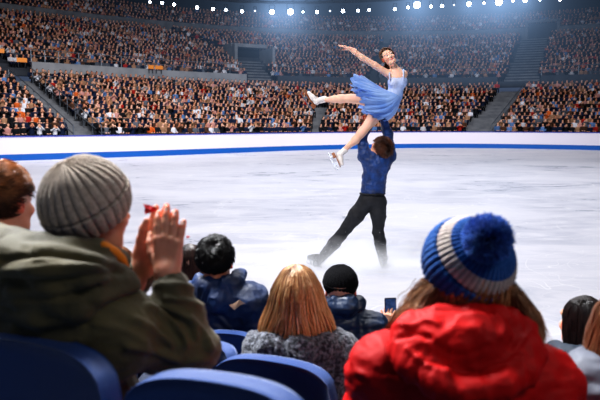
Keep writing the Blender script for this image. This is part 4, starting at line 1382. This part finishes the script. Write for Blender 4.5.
# ------------------------------------------------------------------ seats
def seat(label, tl, tr_, foot, hgt=.50, k=1.0, name='stadium_seat', lean=.12):
    """tl, tr_: world points of the top corners of the backrest, facing away from the camera"""
    tl, tr_ = np.array(tl, float), np.array(tr_, float)
    z = (tl[2] + tr_[2]) / 2; tl = tl.copy(); tr_ = tr_.copy()
    c = (tl + tr_) / 2; w = np.linalg.norm((tr_ - tl)[:2])
    x = (tr_ - tl); x[2] = 0; x /= np.linalg.norm(x); y = np.array([-x[1], x[0], 0]); f = Fr(c, np.stack([x, y, [0, 0, 1]], 1))
    slope = (tr_[2] - tl[2]) / w
    t = empty(name, (c[0], c[1], foot), label, 'seat', 'blue stadium seats of the near stand')
    # backrest: padded shell with rounded top corners
    nx, nz = 25, 17
    def surf(off, sh=1.0):
        G = []
        for i in range(nz):
            v = i / (nz - 1)
            row = []
            for j in range(nx):
                u = j / (nx - 1) * 2 - 1
                # superellipse outline at the top
                top = -(1 - (1 - abs(u) ** 4.5) ** .45) * .09
                hw = w / 2 * (1 - .10 * v)
                X = u * hw * sh
                Z = (1 - v) * top - v * hgt * sh - (1 - sh) * .01 + slope * X
                Y = lean * v * .55 + .045 * (1 - u * u) - .02 + off
                row.append(f.p(X, Y, Z))
            G.append(row)
        return np.array(G)
    Fb, Bk = surf(.03, .985), surf(-.03, .985); mid1, mid2 = surf(.018), surf(-.018)
    mb = MB(); rim = lambda G: np.concatenate([G[0, :], G[1:, -1], G[-1, -2::-1], G[-2:0:-1, 0]])
    mb.grid(Bk); mb.grid(Fb[:, ::-1])
    r = np.stack([rim(Bk), rim(mid2), rim(mid1), rim(Fb)]); mb.grid(np.concatenate([r, r[:, :1]], 1))
    o = mb.build('backrest', M['seat_blue'], t, True)
    bm_ = o.modifiers.new('weld', 'WELD'); bm_.merge_threshold = .0005
    G = [[f.p(u * w * .46, .12 + .4 * v, -hgt + .0 - .02 * math.sin(v * 3) + .012 * u * u) for u in np.linspace(-1, 1, 11)] for v in np.linspace(0, 1, 11)]
    G2 = [[q - np.array([0, 0, .045]) for q in r] for r in G]
    mb = MB(); mb.grid(G); mb.grid(np.array(G2)[:, ::-1]); r = np.stack([rim(np.array(G)), rim(np.array(G2))]); mb.grid(np.concatenate([r, r[:, :1]], 1))
    mb.build('seat_pan', M['seat_blue'], t, True)
    for s in (-1, 1):
        mb = MB(); b = f.p(s * w * .4, .15, -hgt); b2 = b.copy(); b2[2] = foot
        mb.tube([f.p(s * w * .4, .06, -hgt * .7), f.p(s * w * .4, .1, -hgt - .03), b2], .018, 8); mb.build('leg', M['seat_dark'], t)
    return t


seat('blue stadium seat back behind the olive jacket, cut by the left edge', P(-40, 328, 1.52), P(120, 362, 1.30), .4, .5)
seat('blue stadium seat back at the bottom between olive and red jackets', P(131, 368, 1.30), P(318, 398, 1.12), .4, .5)
seat('blue stadium seat behind the blonde woman in grey fleece', P(217, 352, 2.26), P(338, 372, 2.06), -.08, .42)
seat('narrow glimpse of blue seat back between olive sleeve and blonde woman', P(186, 338, 2.60), P(238, 351, 2.40), -.08, .36)
seat('dark blue seat behind the man in the navy hooded jacket', P(196, 331, 2.95), P(262, 336, 2.88), -.25, .40)
seat('blue seat behind the person in the black beanie', P(318, 346, 2.98), P(384, 347, 2.96), -.25, .40)
seat('blue seat hidden under the woman in the red puffer jacket', P(400, 432, 1.30), P(560, 432, 1.30), .3, .45)

for who, lab in ((G_, 'blue seat of the auburn-haired man at the left edge'), (K_, 'blue seat of the woman with straight dark hair'), (Q_, 'blue seat of the person in the pale grey jacket'),
                 (U_, 'blue seat of the person holding up the phone'), (R_, 'blue seat of the dark-haired woman behind the raised hands'), (T_, 'blue seat of the person behind the olive sleeve')):
    seat(lab, who.b.p(-.21, -.24, -.42), who.b.p(.21, -.24, -.42), who.foot, .44)

# risers under the audience
for (nm, z, y0, y1) in (('floor_front_riser', -.25, 2.75, 4.6), ('floor_middle_riser', -.08, 2.0, 2.75), ('floor_near_riser', .3, -1.5, 2.0)):
    o = MB().box((0, (y0 + y1) / 2, z - .25), (12, y1 - y0, .5)).build(nm, M['concrete_dark']); tag(o, kind='structure')
# ================================================================== skaters
DS = 8.1
q = lambda x, y, d=0.0: P(x, y, DS + d)
M['skate_white'] = mat('skate_leather', srgb(238, 232, 228), .4, bump=.1, bscale=60)
M['skate_black'] = mat('black_skate_leather', srgb(28, 28, 32), .4)
M['sole'] = mat('skate_sole', srgb(150, 88, 48), .5)
M['navy_shirt'] = mat('navy_shirt', srgb(6, 62, 132), .6, c2=srgb(3, 36, 86), nscale=9, bump=.2, bscale=40, sheen=.2)
M['black_pants'] = mat('black_trousers', srgb(30, 33, 40), .75, c2=srgb(20, 22, 28), nscale=12, bump=.2, bscale=50)


def skate(parent, ank, heel, toe, up, m, k=1.0):
    """boot with heel block and blade. heel, toe: sole points; ank: ankle centre"""
    ank, heel, toe = map(np.array, (ank, heel, toe))
    f = toe - heel; L = np.linalg.norm(f); f = f / L
    u = np.array(up, float); u -= f * u.dot(f); u /= np.linalg.norm(u)
    s = np.cross(f, u)
    S = Sdf()
    top = ank + (ank - (heel + f * L * .25)) / np.linalg.norm(ank - (heel + f * L * .25)) * .035
    S.cap(top, heel + f * L * .22 + u * .05, .05 * k, .045 * k, .02)
    S.cap(heel + f * L * .16 + u * .045, heel + f * L * .55 + u * .04, .036 * k, .038 * k, .02)
    S.cap(heel + f * L * .5 + u * .036, heel + f * L * .86 + u * .03, .038 * k, .028 * k, .02)
    boot = sdf_obj('skate_boot', S, .008, m, parent)
    mb = MB(); R = np.stack([s, f, u], 1)
    g = []
    for v, w in ((-.02, .022), (.15, .03), (.35, .026), (.55, .034), (.8, .036), (.95, .026), (1.0, .008)):
        c = heel + f * L * v; g.append([c - s * w + u * .004, c + s * w + u * .004, c + s * w - u * .004, c - s * w - u * .004, c - s * w + u * .004])
    mb.grid(g); mb.add([g[0][0], g[0][1], g[0][2], g[0][3]], [(0, 1, 2, 3)])
    mb.box(heel + f * L * .1 - u * .02, (.04, .06, .035), R)
    mb.build('sole', M['sole'] if m is M['skate_white'] else m, boot)
    mb = MB()
    mb.box(heel + f * L * .1 - u * .045, (.008, .03, .04), R); mb.box(heel + f * L * .72 - u * .038, (.008, .035, .052), R)
    pts = [heel - f * .045 - u * .066, heel + f * L * .3 - u * .07, heel + f * L * .8 - u * .068, heel + f * (L + .015) - u * .055, heel + f * (L + .022) - u * .035]
    for a, b in zip(pts[:-1], pts[1:]):
        d = b - a; l = np.linalg.norm(d); d = d / l; uu = u - d * u.dot(d); uu /= np.linalg.norm(uu)
        mb.box((a + b) / 2, (.0035, l + .004, .014), np.stack([np.cross(d, uu), d, uu], 1))
    mb.build('blade', M['steel'], boot)
    mb = MB()
    for i in range(5):
        c = heel + f * L * (.36 + .08 * i) + u * (.085 - .008 * i); mb.tube([c - s * .022, c + u * .004, c + s * .022], .003, 5)
    mb.build('laces', M['skate_laces'], boot)


M['skate_laces'] = mat('laces', srgb(225, 222, 220), .8)

# ---- man
man = empty('skater', (q(383, 268)[0], DS, 0), 'male skater in navy shirt and black trousers lifting his partner overhead', 'skater')
mh = Fr(q(380.5, 149, -.03), rot(.9, .7, .15), 1.08)
mj = dict(neck=q(377, 158, .0), sl=q(364.5, 156), sr=q(389.5, 156), el=q(362, 136, .06), er=q(388.5, 136, .06), wl=q(371.5, 121, .04), wr=q(383, 119, .04),
          chest=q(376.5, 166), waist=q(373, 188), pel=q(372, 199), hl=q(366.5, 202), hr=q(378.5, 202), kl=q(342, 234, .03), kr=q(378, 232, -.02), al=q(317, 263, .02), ar=q(383.5, 262, 0))
def man_body(S, add=0.0, parts='tal'):
    j = mj; g = lambda *a: [x + add for x in a]
    if 't' in parts:
        S.ell(j['chest'], np.array([.165, .115, .15]) + add, None, .05)
        S.cap(j['sl'], j['sr'], .065 + add, k=.05)
        S.ell(q(374.5, 178), np.array([.145, .1, .16]) + add, None, .05)
        S.ell(j['waist'], np.array([.14, .1, .11]) + add, None, .05)
    if 'a' in parts:
        S.chain([j['sl'], j['el'], j['wl']], g(.062, .05, .034), .03); S.chain([j['sr'], j['er'], j['wr']], g(.062, .05, .034), .03)
        S.cap(j['chest'], j['sl'], .1 + add, .06 + add, .05); S.cap(j['chest'], j['sr'], .1 + add, .06 + add, .05)
    if 'l' in parts:
        S.ell(j['pel'], np.array([.15, .115, .12]) + add, None, .05)
        for h_, k_, a_ in (('hl', 'kl', 'al'), ('hr', 'kr', 'ar')):
            S.chain([j[h_], (j[h_] * .6 + j[k_] * .4), j[k_]], g(.098, .088, .062), .04)
            c = j[k_] * .68 + j[a_] * .32 + np.array([0, -.012, 0])
            S.chain([j[k_], c, j[a_]], g(.062, .066, .045), .03)
S = Sdf(); man_body(S, -.012); add_head(S, mh); S.cap(mh.p(0, -.03, -.06), mj['neck'], .056, .062, .03)
for w, tgt, fl in ((mj['wl'], q(373, 114, .0), 1), (mj['wr'], q(383, 111, .0), -1)):
    add_hand(S, w, tgt - w, np.array([-.3 * fl, -.8, .1]), .95, curl=(.35, .35, .4, .45), thumb=(.7, .4), flip=-fl, rk=1.1)
mo = sdf_obj('body', S, .0075, M['skin'], man, base=srgb(226, 164, 136), paint=face_paint(mh)); add_eyes(mh, mo)
S = Sdf(); man_body(S, .004, 'ta'); S.ell(q(373, 192), (.148, .112, .06), None, .02)
S.cap(mj['neck'] + np.array([0, 0, -.02]), mj['chest'], .07, .1, .04)
f1 = folds(9, .012, (1.4, 1, .8), 91)
sdf_obj('shirt', S, .008, M['navy_shirt'], man, disp=lambda V: f1(V) + .5 * folds(24, .012, (.7, 1, 1.6), 95)(V))
S = Sdf(); man_body(S, .006, 'l')
sdf_obj('trousers', S, .008, M['black_pants'], man, disp=folds(13, .007, (1, 1, 1), 92))
mb = MB()
mb.tube([q(372.5, 193.5) + np.array([.155 * math.cos(a), .118 * math.sin(a), 0]) for a in np.linspace(0, 2 * PI, 33)], .012, 8, False)
mb.build('waistband', M['black_pants'], man, True)
hair_short(mh, man, 3200, [srgb(34, 20, 16), srgb(110, 62, 40)], .06, .8, rad=.003, lim=-.07, seed=21, scale=1.05, messy=1.0)
a = mj['al']; skate(man, a, np.array([a[0] + .03, DS - .04, .072]), np.array([a[0] - .12, DS + .16, .072]), (0, 0, 1), M['skate_black'])
a = mj['ar']; skate(man, a, np.array([a[0] - .02, DS - .08, .072]), np.array([a[0] + .06, DS + .17, .072]), (0, 0, 1), M['skate_black'])

# ---- woman
wom = empty('skater', q(388, 104), 'female skater in pale blue dress held overhead with one arm stretched out', 'skater')
wh = Fr(q(388, 57.5, -.02), frame_from((.05, -1, .30), (-.55, .1, 1)), .96)
# head leans back to the left: top of the head up-left, face towards the camera
wj = dict(neck=q(396.5, 70), sl=q(387.5, 73.5, -.02), sr=q(404, 74, .06), chest=q(397.5, 80), waist=q(394.5, 95), pel=q(387, 104), hl=q(380, 103, -.05), hr=q(382, 107, .06))
S = Sdf()
add_head(S, wh, .9)
S.cap(wh.p(0, -.02, -.06), wj['neck'], .042, .046, .025)
def wtorso(S, a=0.0):
    S.cap(wj['sl'], wj['sr'], .045 + a, k=.05)
    S.ell(wj['chest'], np.array([.115, .09, .13]) + a, rot(0, 0, -.15), .05)
    S.ell(q(393, 83, -.06), np.array([.045, .04, .045]) + a, None, .03); S.ell(q(402, 83, -.05), np.array([.045, .04, .045]) + a, None, .03)
    S.ell(wj['waist'], np.array([.095, .078, .12]) + a, rot(0, 0, .25), .05)
    S.ell(wj['pel'], np.array([.13, .12, .12]) + a, None, .05)
wtorso(S)
# stretched arm, wrist, hand
S.chain([wj['sl'], q(375, 65.5, -.05), q(362, 57.5, -.08), q(355, 52, -.09), q(349.5, 48.8, -.1)], [.043, .040, .034, .030, .021], .02)
wst = q(350, 48.8, -.1)
add_hand(S, wst, q(341, 45.3, -.12) - wst, np.array([.3, .1, 1]), .82, curl=(.02, .10, .2, .28), spread=(-.22, -.05, .12, .3), thumb=(.9, .5), flip=1, rk=1.15)
# other arm reaching behind and down to the man's hands
S.chain([wj['sr'], q(399, 88, .24), q(391, 106, .24)], [.038, .032, .022], .02)
add_hand(S, q(391, 106, .24), np.array([-.5, -.2, -.6]), np.array([.5, .5, .2]), .82, curl=(.3, .3, .35, .4), flip=1)
# legs
S.chain([wj['hl'], q(368, 101, -.06), q(354, 98.8, -.08), q(349, 98.5, -.08), q(341, 98.8, -.07), q(334, 99.2, -.06), q(324, 99.8, -.04)], [.09, .068, .052, .049, .051, .04, .028], .03)
S.chain([wj['hr'], q(372.5, 119, .02), q(363, 131, -.02), q(360.5, 134, -.02), q(355.5, 140, 0), q(344, 150, .02)], [.09, .072, .052, .049, .05, .028], .03)
wo = sdf_obj('body', S, .005, M['skin'], wom, base=srgb(244, 196, 172), paint=face_paint(wh, srgb(196, 70, 74))); add_eyes(wh, wo)
# bodice
dress_m = mat('chiffon', srgb(104, 148, 226), .7, c2=srgb(150, 184, 240), nscale=5, sheen=.3, sss=0)
bod_m = mat('bodice_satin', srgb(150, 182, 238), .45, c2=srgb(200, 210, 240), nscale=4, bump=.15, bscale=50)
S = Sdf()
a = .008
S.ell(wj['chest'] + np.array([0, 0, -.022]), np.array([.113, .088, .10]) + a, rot(0, 0, -.15), .03)
S.ell(q(393, 83, -.06), np.array([.045, .04, .045]) + a, None, .03); S.ell(q(402, 83, -.05), np.array([.045, .04, .045]) + a, None, .03)
S.ell(wj['waist'], np.array([.095, .078, .12]) + a, rot(0, 0, .25), .05)
S.ell(wj['pel'], np.array([.13, .12, .12]) + a, None, .05)
bo = sdf_obj('bodice', S, .0065, bod_m, wom, disp=folds(18, .002))
for x0, x1, d0 in ((390, 389.5, -.108), (403.5, 403.5, -.095)):
    MB().tube([q(x0, 80, d0), q(x1, 74, d0 + .03), q(x1, 69.6, -.01), q(x1 + .5, 76, .1)], .010, 6).build('strap', bod_m, bo, True)
# skirt: lofted from waist over hips to a ruffled hem, several layers
def skirt_layer(hem_c, up_pt, lo_pt, depth, nr, amp, seed, t_end=1.0, wavef=14):
    A0 = (q(391, 97) + q(391, 97)) / 2
    up0, lo0 = q(389.5, 91.5), q(401, 98)
    waist_c = (up0 + lo0) / 2; ax0 = (up0 - lo0) / 2 * 1.08
    hip_c = q(387.5, 103); ax1 = (q(380, 86) - q(397, 117)) / 2 * 1.02
    hem = (up_pt + lo_pt) / 2; ax2 = (up_pt - lo_pt) / 2
    th = np.linspace(0, 2 * PI, 161)[:-1]
    G = []
    for i in range(nr):
        t = i / (nr - 1) * t_end
        b0, b1, b2 = (1 - t) ** 2, 2 * t * (1 - t), t * t
        c = waist_c * b0 + hip_c * b1 + hem * b2
        ax = ax0 * b0 + ax1 * b1 + ax2 * b2
        dp = .105 * b0 + .19 * b1 + depth * b2
        out = (hem_c - waist_c); out /= np.linalg.norm(out)
        w = amp * t ** 1.6
        ph_ = vnoise(np.stack([np.cos(th) * 2, np.sin(th) * 2, np.full_like(th, t * 1.2 + seed)], -1), seed) * 2.2
        rip = 1 + w * (np.sin(th * wavef + ph_ * 1.6) + .5 * np.sin(th * wavef * 2.3 + 1.3 * ph_ + seed))
        lng = w * .35 * np.sin(th * wavef * 1.4 + ph_ * 2 + 1)
        bul = (hem_c - hem) * b2
        G.append(c + np.outer(np.abs(np.sin(th)), bul) + np.outer(np.cos(th) * rip, ax) + np.outer(np.sin(th) * rip * dp, (0, 1, 0)) + np.outer(lng, out))
    return np.array(G)
sk = None
for n_i, (u_, l_, hc, dp, amp, sd, te, m_) in enumerate(((q(357, 75), q(376, 118), q(357, 98), .29, .085, 3, 1.0, dress_m), (q(362, 77), q(387, 119.5), q(365, 100), .26, .10, 5, 1.0, dress_m), (q(354.5, 79), q(374, 115), q(359, 98), .25, .10, 8, .97, None))):
    if m_ is None: m_ = mat('chiffon_sheer', srgb(160, 194, 246), .75, c2=srgb(130, 170, 238), nscale=6, alpha=.75)
    mb = MB(); mb.grid(skirt_layer(hc, u_, l_, dp, 26, amp, sd, te), True)
    if sk is None: sk = mb.build('skirt', m_, wom, True)
    else: mb.build('skirt_layer', m_, sk, True)
# skates
skate(wom, q(322, 100, -.03), q(315.5, 106.5, -.04), q(305.5, 92, -.06), np.array([.86, -.15, -.45]) * 1.0, M['skate_white'], .82)
skate(wom, q(343, 151.5, .02), q(334.5, 153.5, .02), q(340.5, 167, -.06), np.array([.85, .1, .5]), M['skate_white'], .82)
# hair: shell plus bun
hair_short(wh, wom, 2600, [srgb(52, 30, 22), srgb(120, 76, 50)], .05, .12, rad=.0026, lim=-.07, seed=23, scale=1.05, whorl=(0, -.1, -.02), sweep=(0, -.8, -.1), messy=.15, fringe=.085)
S = Sdf(); S.ell(wh.p(.0, -.115, .01), (.042, .042, .04), None, .01)
c1, c2 = srgb(52, 30, 22), srgb(110, 70, 46)
rg = np.random.default_rng(9); n = 500; K = 10; t_ = np.linspace(0, 1, K)
st = wh.p(-.03, -.06, -.03) + rg.normal(0, .015, (n, 3))
pp = st[:, None] + np.stack([-.02 * t_ - .03 * t_ ** 2, .02 * t_, -.10 * t_], -1)[None] * rg.uniform(.5, 1.3, (n, 1, 1)) + rg.normal(0, .008, (n, 1, 3)) * t_[None, :, None]
V, F, C = strands(pp, .0022, np.tile(np.array(c1) * 1.3, (n, K, 1)) * rg.uniform(.6, 1.6, (n, 1, 1)))
link('loose_hair', make_mesh('loose_hair', V, F, True, C, [M['hair']]), wom)
sdf_obj('hair_bun', S, .007, M['hair'], wom, base=c1, disp=folds(60, .004))

# ---- ice spray and mist at the man's feet
rg = np.random.default_rng(31)
parts = []
M['snow'] = mat('snow_spray', (.93, .94, .98), .6, emis=(.8, .85, .95), estr=.15)
n = 1500
cx = np.where(rg.random(n) < .5, q(383, 265)[0], q(318, 262)[0]) + rg.normal(0, .16, n)
z = np.abs(rg.normal(0, .16, n)) + .01; y = DS + rg.normal(0, .12, n) - .05
# droplets flung higher up beside the legs and a low fan to the left behind the heads
n2 = 700
cx = np.r_[cx, rg.uniform(-1.5, .2, n2)]; y = np.r_[y, DS - rg.uniform(0, .7, n2)]; z = np.r_[z, np.abs(rg.normal(0, .09, n2)) + .01]
s = rg.uniform(.0015, .0045, n + n2)
o_ = np.array([[1, 0, 0], [-1, 0, 0], [0, 1, 0], [0, -1, 0], [0, 0, 1], [0, 0, -1]], float)
V = (np.stack([cx, y, z], 1)[:, None] + o_[None] * s[:, None, None]).reshape(-1, 3)
tri = np.array([(0, 2, 4), (2, 1, 4), (1, 3, 4), (3, 0, 4), (2, 0, 5), (1, 2, 5), (3, 1, 5), (0, 3, 5)])
F = (tri[None] + (np.arange(n + n2) * 6)[:, None, None]).reshape(-1, 3)
o = link('snow_spray', make_mesh('snow_spray', V, F, False, mats=[M['snow']])); tag(o, 'white ice spray thrown up round the male skater feet', 'spray', kind='stuff')


def mist(label, c, rad, dens, emi):
    m = bpy.data.materials.new('mist'); m.use_nodes = True
    N, L = m.node_tree.nodes, m.node_tree.links
    N.remove(N['Principled BSDF'])
    geo = N.new('ShaderNodeNewGeometry')
    sub = N.new('ShaderNodeVectorMath'); sub.operation = 'SUBTRACT'; L.new(geo.outputs['Position'], sub.inputs[0]); sub.inputs[1].default_value = tuple(c)
    dv = N.new('ShaderNodeVectorMath'); dv.operation = 'DIVIDE'; L.new(sub.outputs[0], dv.inputs[0]); dv.inputs[1].default_value = rad
    ln = N.new('ShaderNodeVectorMath'); ln.operation = 'LENGTH'; L.new(dv.outputs[0], ln.inputs[0])
    nz = N.new('ShaderNodeTexNoise'); nz.inputs['Scale'].default_value = 2.2; nz.inputs['Detail'].default_value = 4; L.new(geo.outputs['Position'], nz.inputs['Vector'])
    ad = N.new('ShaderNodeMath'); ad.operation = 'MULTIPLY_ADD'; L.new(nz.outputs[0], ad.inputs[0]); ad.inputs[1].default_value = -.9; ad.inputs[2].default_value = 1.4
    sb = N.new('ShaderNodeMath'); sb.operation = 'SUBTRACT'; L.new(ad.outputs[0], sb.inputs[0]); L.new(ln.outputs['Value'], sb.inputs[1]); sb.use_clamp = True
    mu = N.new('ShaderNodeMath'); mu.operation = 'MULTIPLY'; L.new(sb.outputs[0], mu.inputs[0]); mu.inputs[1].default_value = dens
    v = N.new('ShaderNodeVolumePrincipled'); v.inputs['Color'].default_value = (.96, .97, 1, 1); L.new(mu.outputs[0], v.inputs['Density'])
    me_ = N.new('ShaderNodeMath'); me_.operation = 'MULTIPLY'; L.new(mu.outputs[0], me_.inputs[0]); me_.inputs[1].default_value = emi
    L.new(me_.outputs[0], v.inputs['Emission Strength']); v.inputs['Emission Color'].default_value = (.9, .92, 1, 1)  # mist emits by itself, in place of light scattered inside it
    L.new(v.outputs[0], N['Material Output'].inputs['Volume'])
    lo = np.array(c) - np.array(rad) * 1.15; hi = np.array(c) + np.array(rad) * 1.15; lo[2] = .005
    o = MB().box((lo + hi) / 2, hi - lo).build('mist', m); tag(o, label, 'mist', kind='stuff')


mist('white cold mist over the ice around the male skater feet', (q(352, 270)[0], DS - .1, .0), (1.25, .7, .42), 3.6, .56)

# ------------------------------------------------------------------ light
w = bpy.data.worlds.new('world'); SC.world = w; w.use_nodes = True
bg = w.node_tree.nodes['Background']; bg.inputs[0].default_value = (*srgb(150, 172, 215), 1); bg.inputs[1].default_value = .17


def area(loc, size, power, col=(1, 1, 1), target=(0, 0, 0), sy=None, spread=PI):
    l = bpy.data.lights.new('arena_light', 'AREA'); l.energy = power; l.color = col; l.shape = 'RECTANGLE'; l.size = size; l.size_y = sy or size; l.spread = spread
    o = bpy.data.objects.new('arena_light', l); COL.objects.link(o); o.location = loc
    o.rotation_euler = (Vector(target) - Vector(loc)).to_track_quat('-Z', 'Y').to_euler()
    return o


area((0, 22, 15), 26, 5100, (.96, .96, 1), (0, 22, 0), 26)
area((-4, 22, 15), 20, 1250, (1, .94, .91), (-18, 46, 3), 6, 1.5)
area((8, 26, 15), 20, 1250, (1, .94, .91), (9, 55, 3), 6, 1.5)
area((-2.5, 4.5, 6.5), 2.0, 230, (.95, .97, 1), (-.2, 1.8, .9), 2, 1.3)
area((3.5, -1.5, 6), 3, 95, (1, .95, .9), (.2, 2, 1), 2)
area((-3, 2.5, 8), 3, 110, (1, .95, .92), (0.6, 8.1, 2.0), 2, 1.2)
SC.view_settings.view_transform = 'Standard'
SC.view_settings.look = 'Medium High Contrast'
SC.view_settings.exposure = 0
SC.cycles.use_denoising = True
SC.cycles.max_bounces = 6
SC.cycles.volume_bounces = 0
SC.cycles.transparent_max_bounces = 12
SC.cycles.sample_clamp_indirect = 4
SC.cycles.volume_max_steps = 128
